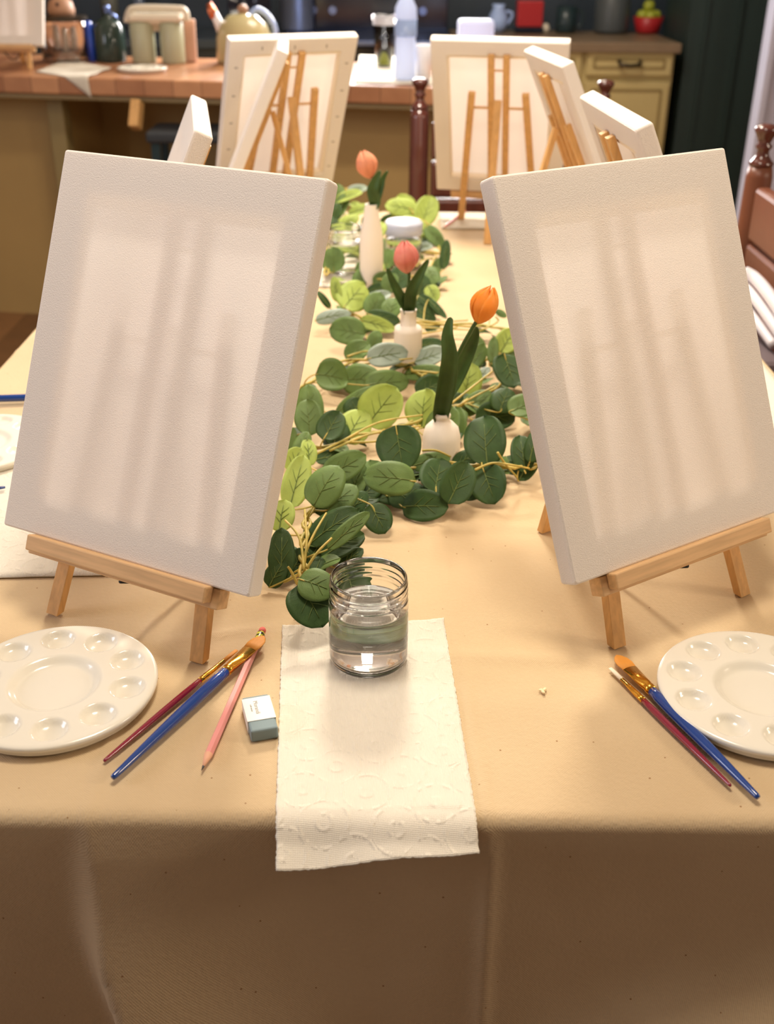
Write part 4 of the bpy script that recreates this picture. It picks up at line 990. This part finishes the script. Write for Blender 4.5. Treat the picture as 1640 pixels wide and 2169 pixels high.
# ------------------------------------------------------------------ back counter, cabinets, stove
CZ = 0.15                                   # counter height over the table top
cr = at(1446, 92, CZ); CY = cr.y
cab = thing('kitchen_cabinet', 'cream base cabinet with drawer and grey brown counter at the back right', 'cabinet', (0, 0, 0))
mc = sz(cr)
b = BM(); box(b, ((0.30+cr.x)/2, CY+0.36, TZ+CZ-0.022), (cr.x-0.30, 0.72, 0.044)); obj('counter_top', b, M_counter, cab, bevel=0.006)
fx0, fx1 = 0.30, aty(1430, 120, CY+0.03).x
b = BM(); box(b, ((fx0+fx1)/2, CY+0.37, (TZ+CZ-0.044)/2), (fx1-fx0, 0.66, TZ+CZ-0.044)); obj('carcass', b, M_cream, cab)
def panel(name, px0, py0, px1, py1):
    p0, p1 = aty(px0, py0, CY+0.04), aty(px1, py1, CY+0.04); p0.x = aty(px0, 110, CY+0.04).x; p1.x = aty(px1, 110, CY+0.04).x
    b = BM(); c = (p0+p1)/2; w, h = abs(p1.x-p0.x), abs(p0.z-p1.z)
    box(b, (c.x, CY+0.029, c.z), (w, 0.022, h)); d = obj(name, b, M_cream, cab, bevel=0.003)
    b = BM(); f = 0.035
    for cx_, cz_, ww, hh_ in ((0, h/2-f, w-2*f, 0.012), (0, -h/2+f, w-2*f, 0.012), (-w/2+f, 0, 0.012, h-2*f), (w/2-f, 0, 0.012, h-2*f)):
        box(b, (c.x+cx_, CY+0.0165, c.z+cz_), (ww, 0.004, hh_))
    obj('moulding', b, M_creamd, d); return d, c
dr, c = panel('drawer', 1244, 106, 1424, 160)
b = BM(); tube(b, [(c.x-0.05, CY+0.018, c.z+0.012), (c.x-0.045, CY-0.01, c.z-0.004), (c.x, CY-0.014, c.z-0.008), (c.x+0.045, CY-0.01, c.z-0.004), (c.x+0.05, CY+0.018, c.z+0.012)], 0.009, 10); obj('handle', b, M_bronze, dr, smooth=True)
panel('door', 1244, 172, 1424, 500)
panel('drawer', 1060, 106, 1232, 160); panel('door', 1060, 172, 1232, 500)
# dark lower run and stove left of it
st_o = thing('stove', 'dark glass stove with a steel edge tinted blue for its reflection behind the island', 'stove', (0, 0, 0))
b = BM(); box(b, (-0.12, CY+0.37, (TZ+CZ-0.03)/2), (0.80, 0.68, TZ+CZ-0.03)); obj('oven_body', b, M_darkglass, st_o, bevel=0.004)
b = BM(); box(b, (-0.12, CY+0.36, TZ+CZ-0.012), (0.82, 0.72, 0.024)); obj('cooktop', b, M_steel, st_o, bevel=0.004)
b = BM(); box(b, (-0.12, CY+0.69, TZ+CZ+0.09), (0.82, 0.05, 0.18)); obj('control_panel', b, M_darkglass, st_o, bevel=0.006)
for kx in (-0.4, -0.3, 0.06, 0.16):
    b = BM(); cyl(b, (kx, CY+0.665, TZ+CZ+0.09), (kx, CY+0.635, TZ+CZ+0.09), 0.02, 16); obj('knob', b, M_steel, st_o)
b = BM(); box(b, (-1.99, CY+0.37, (TZ+CZ-0.04)/2), (2.88, 0.66, TZ+CZ-0.04)); box(b, (-1.99, CY+0.36, TZ+CZ-0.02), (2.90, 0.72, 0.04))
o = obj('dark_base_cabinet', b, M_bwall, bevel=0.004); tag(o, 'dark base cabinet run along the back wall, left of the stove', 'cabinet')
def back_item(name, label, cat, px, py, yy=0.25, group=None):
    q = at(px, py, CZ); y_ = min(max(q.y, CY+0.10), CY+0.55); x_ = (px-820)/F_PX*(y_*math.cos(PITCH)+(CAMH-CZ)*math.sin(PITCH))
    return thing(name, label, cat, (x_, y_, TZ+CZ+0.003), 0, group), sz(Vector((x_, y_, TZ+CZ)))
t, m_ = back_item('fruit_bowl', 'red bowl piled with green apples at the right end of the back counter', 'bowl', 1362, 58)
b = BM(); lathe(b, [(0, 0), (22*m_, 0), (25*m_, 5*m_), (32*m_, 32*m_), (29*m_, 32*m_), (20*m_, 6*m_), (0, 5*m_)], 32); obj('bowl_body', b, M_redc, t, smooth=True)
tb = t.location.copy()
for k, (dx, dy, dz) in enumerate(((-14, 0, 38), (12, -4, 38), (0, 12, 40), (0, -16, 37), (-2, 0, 56))):
    b = BM(); r_ = 12.5*m_; lathe(b, [(0, -0.8*r_), (.5*r_, -.92*r_), (.9*r_, -.4*r_), (r_, .1*r_), (.8*r_, .65*r_), (.35*r_, .88*r_), (0, .72*r_)], 20)
    o = obj('apple', b, M_apple, smooth=True, loc=tb+Vector((dx*m_, dy*m_, (dz-4)*m_)))
    tag(o, 'green apple heaped in the red bowl on the back counter', 'apple', 'green apples in the red bowl')
t, m_ = back_item('mug', 'dark teal mug on the back counter above the slanted right canvas', 'mug', 1188, 56)
b = BM(); lathe(b, [(0, 0), (19*m_, 0), (22*m_, 4*m_), (22*m_, 50*m_), (19*m_, 50*m_), (19*m_, 6*m_), (0, 6*m_)], 28); obj('mug_body', b, M_cup, t, smooth=True)
b = BM(); tube(b, spline([(20*m_, 0, 42*m_), (34*m_, 0, 38*m_), (34*m_, 0, 16*m_), (20*m_, 0, 10*m_)], 5), 3*m_, 10); obj('handle', b, M_cup, t, smooth=True)
t, m_ = back_item('storage_jar', 'grey ceramic storage jar beside the fruit bowl', 'jar', 1284, 56)
b = BM(); lathe(b, [(0, 0), (34*m_, 0), (36*m_, 8*m_), (36*m_, 70*m_), (26*m_, 84*m_), (0, 86*m_)], 28); obj('jar_body', b, mat('grey_glaze', srgb(78, 84, 86), .4), t, smooth=True)
b = BM(); bmesh.ops.create_uvsphere(b, u_segments=14, v_segments=8, radius=7*m_, matrix=Matrix.Translation((0, 0, 90*m_))); obj('knob', b, M_cup, t, smooth=True)
t, m_ = back_item('red_tin', 'red tin at the top centre of the back counter', 'tin', 1110, 40)
b = BM(); box(b, (0, 0, 36*m_), (54*m_, 40*m_, 50*m_)); obj('tin_body', b, M_redc, t, bevel=0.006)
b = BM(); box(b, (0, 0, 5*m_), (60*m_, 44*m_, 9*m_)); obj('tray', b, M_darkglass, t, bevel=0.004)
t, m_ = back_item('blue_jug', 'glossy blue and white jug left of the red tin', 'jug', 1045, 50)
b = BM(); lathe(b, [(0, 0), (12*m_, 0), (20*m_, 12*m_), (20*m_, 30*m_), (12*m_, 46*m_), (14*m_, 54*m_), (0, 50*m_)], 28); obj('jug_body', b, M_bluew, t, smooth=True)
b = BM(); tube(b, spline([(16*m_, 0, 40*m_), (30*m_, 0, 34*m_), (20*m_, 0, 14*m_)], 5), 3*m_, 10); obj('handle', b, M_bluew, t, smooth=True)
t, m_ = back_item('plastic_tub', 'pale blue white plastic tub behind the far right canvas', 'container', 996, 78)
t.location.y = ib.y+0.52; t.location.z = TZ+IZ+0.003
q = at(996, 96, IZ); t.location.x = (996-820)/F_PX*(t.location.y*math.cos(PITCH)+(CAMH-CZ)*math.sin(PITCH)); m_ = sz(t.location)
b = BM(); box(b, (0, 0, 48*m_), (74*m_, 60*m_, 96*m_)); obj('tub_body', b, M_glowp, t, bevel=0.012)
t, m_ = back_item('salt_shaker', 'tiny cream shaker on the back counter edge', 'shaker', 1146, 62)
b = BM(); lathe(b, [(0, 0), (8*m_, 0), (9*m_, 8*m_), (6*m_, 16*m_), (0, 18*m_)], 18); obj('shaker_body', b, M_creamcer, t, smooth=True)
t, m_ = back_item('round_pan', 'dark round pan leaning upright behind the kettle', 'pan', 522, 40)
b = BM(); lathe(b, [(0, 0), (34*m_, 0), (44*m_, 6*m_), (46*m_, 12*m_), (43*m_, 12*m_), (33*m_, 3*m_), (0, 3*m_)], 36, Matrix.Translation((0, 0.02, 46*m_)) @ Matrix.Rotation(math.radians(78), 4, 'X')); obj('pan_body', b, M_darkglass, t, smooth=True)
t, m_ = back_item('steel_pot', 'tall pale steel pot at the back right of the kettle', 'pot', 620, 46)
b = BM(); lathe(b, [(0, 0), (34*m_, 0), (36*m_, 4*m_), (36*m_, 66*m_), (38*m_, 68*m_), (0, 72*m_)], 32); obj('pot_body', b, mat('pale_steel', srgb(150, 158, 178), 0.35, metal=.6), t, smooth=True)
t, m_ = back_item('grey_canister', 'tall grey cylinder on the back counter left of the twin canisters', 'canister', 228, 46)
b = BM(); lathe(b, [(0, 0), (18*m_, 0), (18*m_, 90*m_), (0, 92*m_)], 28); obj('canister_body', b, mat('warm_grey', srgb(110, 112, 104), .4), t, smooth=True)
t, m_ = back_item('glass_carafe', 'blue grey glass carafe on the back counter behind the twin canisters', 'carafe', 290, 46)
b = BM(); lathe(b, [(0, 0), (22*m_, 0), (24*m_, 24*m_), (12*m_, 50*m_), (14*m_, 74*m_), (0, 74*m_)], 28); obj('carafe_body', b, mat('smoky_blue_glass', srgb(96, 110, 136), .12, coat=1), t, smooth=True)

# ------------------------------------------------------------------ chairs
def finial(bm, x, y, z, s=1.0):
    "turned finial whose base sits at z"
    pr = [(0, 0), (0.026, 0), (0.028, 0.006), (0.022, 0.012), (0.014, 0.024), (0.013, 0.034), (0.018, 0.040), (0.0185, 0.044), (0.013, 0.049), (0.017, 0.060), (0.025, 0.074), (0.027, 0.080), (0.022, 0.087), (0.010, 0.091), (0, 0.092)]
    lathe(bm, [(r*s, h*s) for r, h in pr], 28, Matrix.Translation((x, y, z)))
def make_chair(name, label, loc, rz, panel_m, top=0.95, w=0.46, post_m=None):
    "faces local -y; back at +y"
    t = thing(name, label, 'chair', loc, rz, 'turned-post dining chairs')
    b = BM(); box(b, (0, -0.02, 0.44), (w, 0.44, 0.07)); obj('seat', b, panel_m, t, bevel=0.02)
    for sx in (-1, 1):
        b = BM(); lathe(b, [(0, 0), (0.016, 0), (0.022, 0.05), (0.018, 0.1), (0.024, 0.3), (0.022, 0.41), (0, 0.41)], 16, Matrix.Translation((sx*(w/2-0.03), -0.2, 0))); obj('leg', b, M_mahog, t, smooth=True)
        b = BM()
        lathe(b, [(0, 0), (0.018, 0), (0.021, 0.40), (0.024, 0.5), (0.027, 0.55), (0.0245, top-0.02), (0.021, top-0.001), (0, top-0.001)], 24, Matrix.Translation((sx*w/2, 0.2, 0))); post = obj('back_post', b, post_m or M_mahog, t, smooth=True)
        b = BM(); finial(b, sx*w/2, 0.2, top, 0.82); obj('finial', b, M_mahog, post, smooth=True)
    b = BM(); 
    n = 4; hh_ = (top-0.03-0.52)/n
    for k in range(n): box(b, (0, 0.2, 0.52+hh_*(k+.5)), (w-0.065, 0.03, hh_-0.004))
    obj('back_panel', b, panel_m, t, bevel=0.008)
    for z in (0.2,):
        b = BM(); box(b, (0, 0.2, z), (w-0.05, 0.02, 0.03)); obj('stretcher', b, M_mahog, t)
    return t
# right-hand chair, facing the table
make_chair('dining_chair', 'brown leather chair with turned finial at the right frame edge', (0.885-0.0, 1.885, 0), math.radians(-90), M_leather, top=0.965, w=0.46, post_m=M_leather)
CHR = [o for o in COL.objects if o.name == 'dining_chair'][0]
CHR.location = (0.495, 1.87, 0)
# chair at the far end
ch = make_chair('dining_chair', 'dark mahogany chair at the far end, behind the far right canvas', (0.315, 2.78, 0), 0, M_mahog, top=0.943, w=0.478)
# white ridged moulding standing on the brown chair
t = thing('booster_seat', 'white ridged curved rim standing on the brown leather chair at right', 'booster seat', (0.62, 1.74, 0.477))
for k, (off_, r_) in enumerate(((0, 0.011), (0.022, 0.009), (0.042, 0.008))):
    b = BM(); pts = [aty(1578-off_*900, 577+off_*800, 1.87), aty(1602-off_*900, 592+off_*900, 1.85), aty(1632-off_*900, 628+off_*1000, 1.79), aty(1672-off_*800, 690+off_*1000, 1.71)]
    tube(b, spline([p-t.location for p in pts], 8), r_, 12); obj('rim', b, M_whitepaint, t, smooth=True)
b = BM(); box(b, (0.0, 0.02, 0.13), (0.05, 0.22, 0.26)); obj('body', b, M_plum, t, bevel=0.012)

# left chair, only a corner of the seat shows
t = thing('side_chair', 'dark wooden chair corner at the left frame edge beyond the table', 'chair', (-1.06, 1.95, 0))
b = BM(); box(b, (0, 0, 0.62), (0.40, 0.42, 0.05)); obj('seat', b, M_dkwood, t, bevel=0.02)
for sx in (-1, 1):
    for sy in (-1, 1):
        b = BM(); bar(b, (sx*.17, sy*0.18, 0), (sx*.16, sy*0.17, 0.597), 0.035, 0.035); obj('leg', b, M_dkwood, t)

# ------------------------------------------------------------------ light
def area(name, loc, tgt, size, sy, power, col):
    l = bpy.data.lights.new(name, 'AREA'); l.shape = 'RECTANGLE'; l.size = size; l.size_y = sy; l.energy = power; l.color = col
    o = bpy.data.objects.new(name, l); COL.objects.link(o); o.location = loc
    o.rotation_euler = (Vector(tgt)-Vector(loc)).to_track_quat('-Z', 'Y').to_euler(); return o
WARM = (1.0, 0.89, 0.74); NEUT = (1.0, 0.95, 0.92); COOL = (0.78, 0.84, 1.0)
area('table_light', (0.0, 0.95, TZ+1.55), (0.0, 1.05, TZ), 0.4, 0.4, 18, WARM)
area('pendant_light', (0.0, 2.5, TZ+1.45), (0.0, 1.7, TZ), 0.35, 0.35, 42, WARM)
area('low_kitchen_light', (-0.1, 5.2, TZ+0.78), (0.0, 1.2, TZ+0.2), 1.1, 0.3, 80, NEUT)
area('ceiling_light', (0.3, 4.4, 2.52), (0.2, 4.4, 0), 0.8, 0.8, 30, WARM)
area('window_daylight', (-2.8, 0.75, 1.75), (0, 1.2, 0.9), 1.0, 1.0, 30, (0.86, 0.87, 1.0))
area('floor_lamp_light', (2.6, 0.62, 1.85), (0, 1.0, 0.8), 0.5, 0.5, 24, (1.0, 0.82, 0.62))
W = bpy.data.worlds.new('world'); S.world = W; W.use_nodes = True
bg = W.node_tree.nodes['Background']; bg.inputs[0].default_value = (1.0, 0.9, 0.86, 1); bg.inputs[1].default_value = 0.19

# ------------------------------------------------------------------ camera
cd = bpy.data.cameras.new('camera'); co = bpy.data.objects.new('camera', cd); COL.objects.link(co); S.camera = co
co.location = (0, 0, CAMH+TZ)
co.rotation_euler = (Matrix.Rotation(PI/2-PITCH, 3, 'X') @ Matrix.Rotation(ROLL, 3, 'Z')).to_euler()
cd.sensor_fit = 'VERTICAL'; cd.sensor_height = 24; cd.lens = F_PX/2169*24
cd.clip_start = 0.05; cd.clip_end = 50
cd.dof.use_dof = True; cd.dof.focus_distance = 1.0; cd.dof.aperture_fstop = (cd.lens/1000)/0.0058
S.cycles.max_bounces = 24; S.cycles.transmission_bounces = 24
S.view_settings.view_transform = 'Standard'; S.view_settings.look = 'None'; S.view_settings.gamma = 1.0
S.view_settings.use_curve_mapping = False; S.view_settings.exposure = -0.05
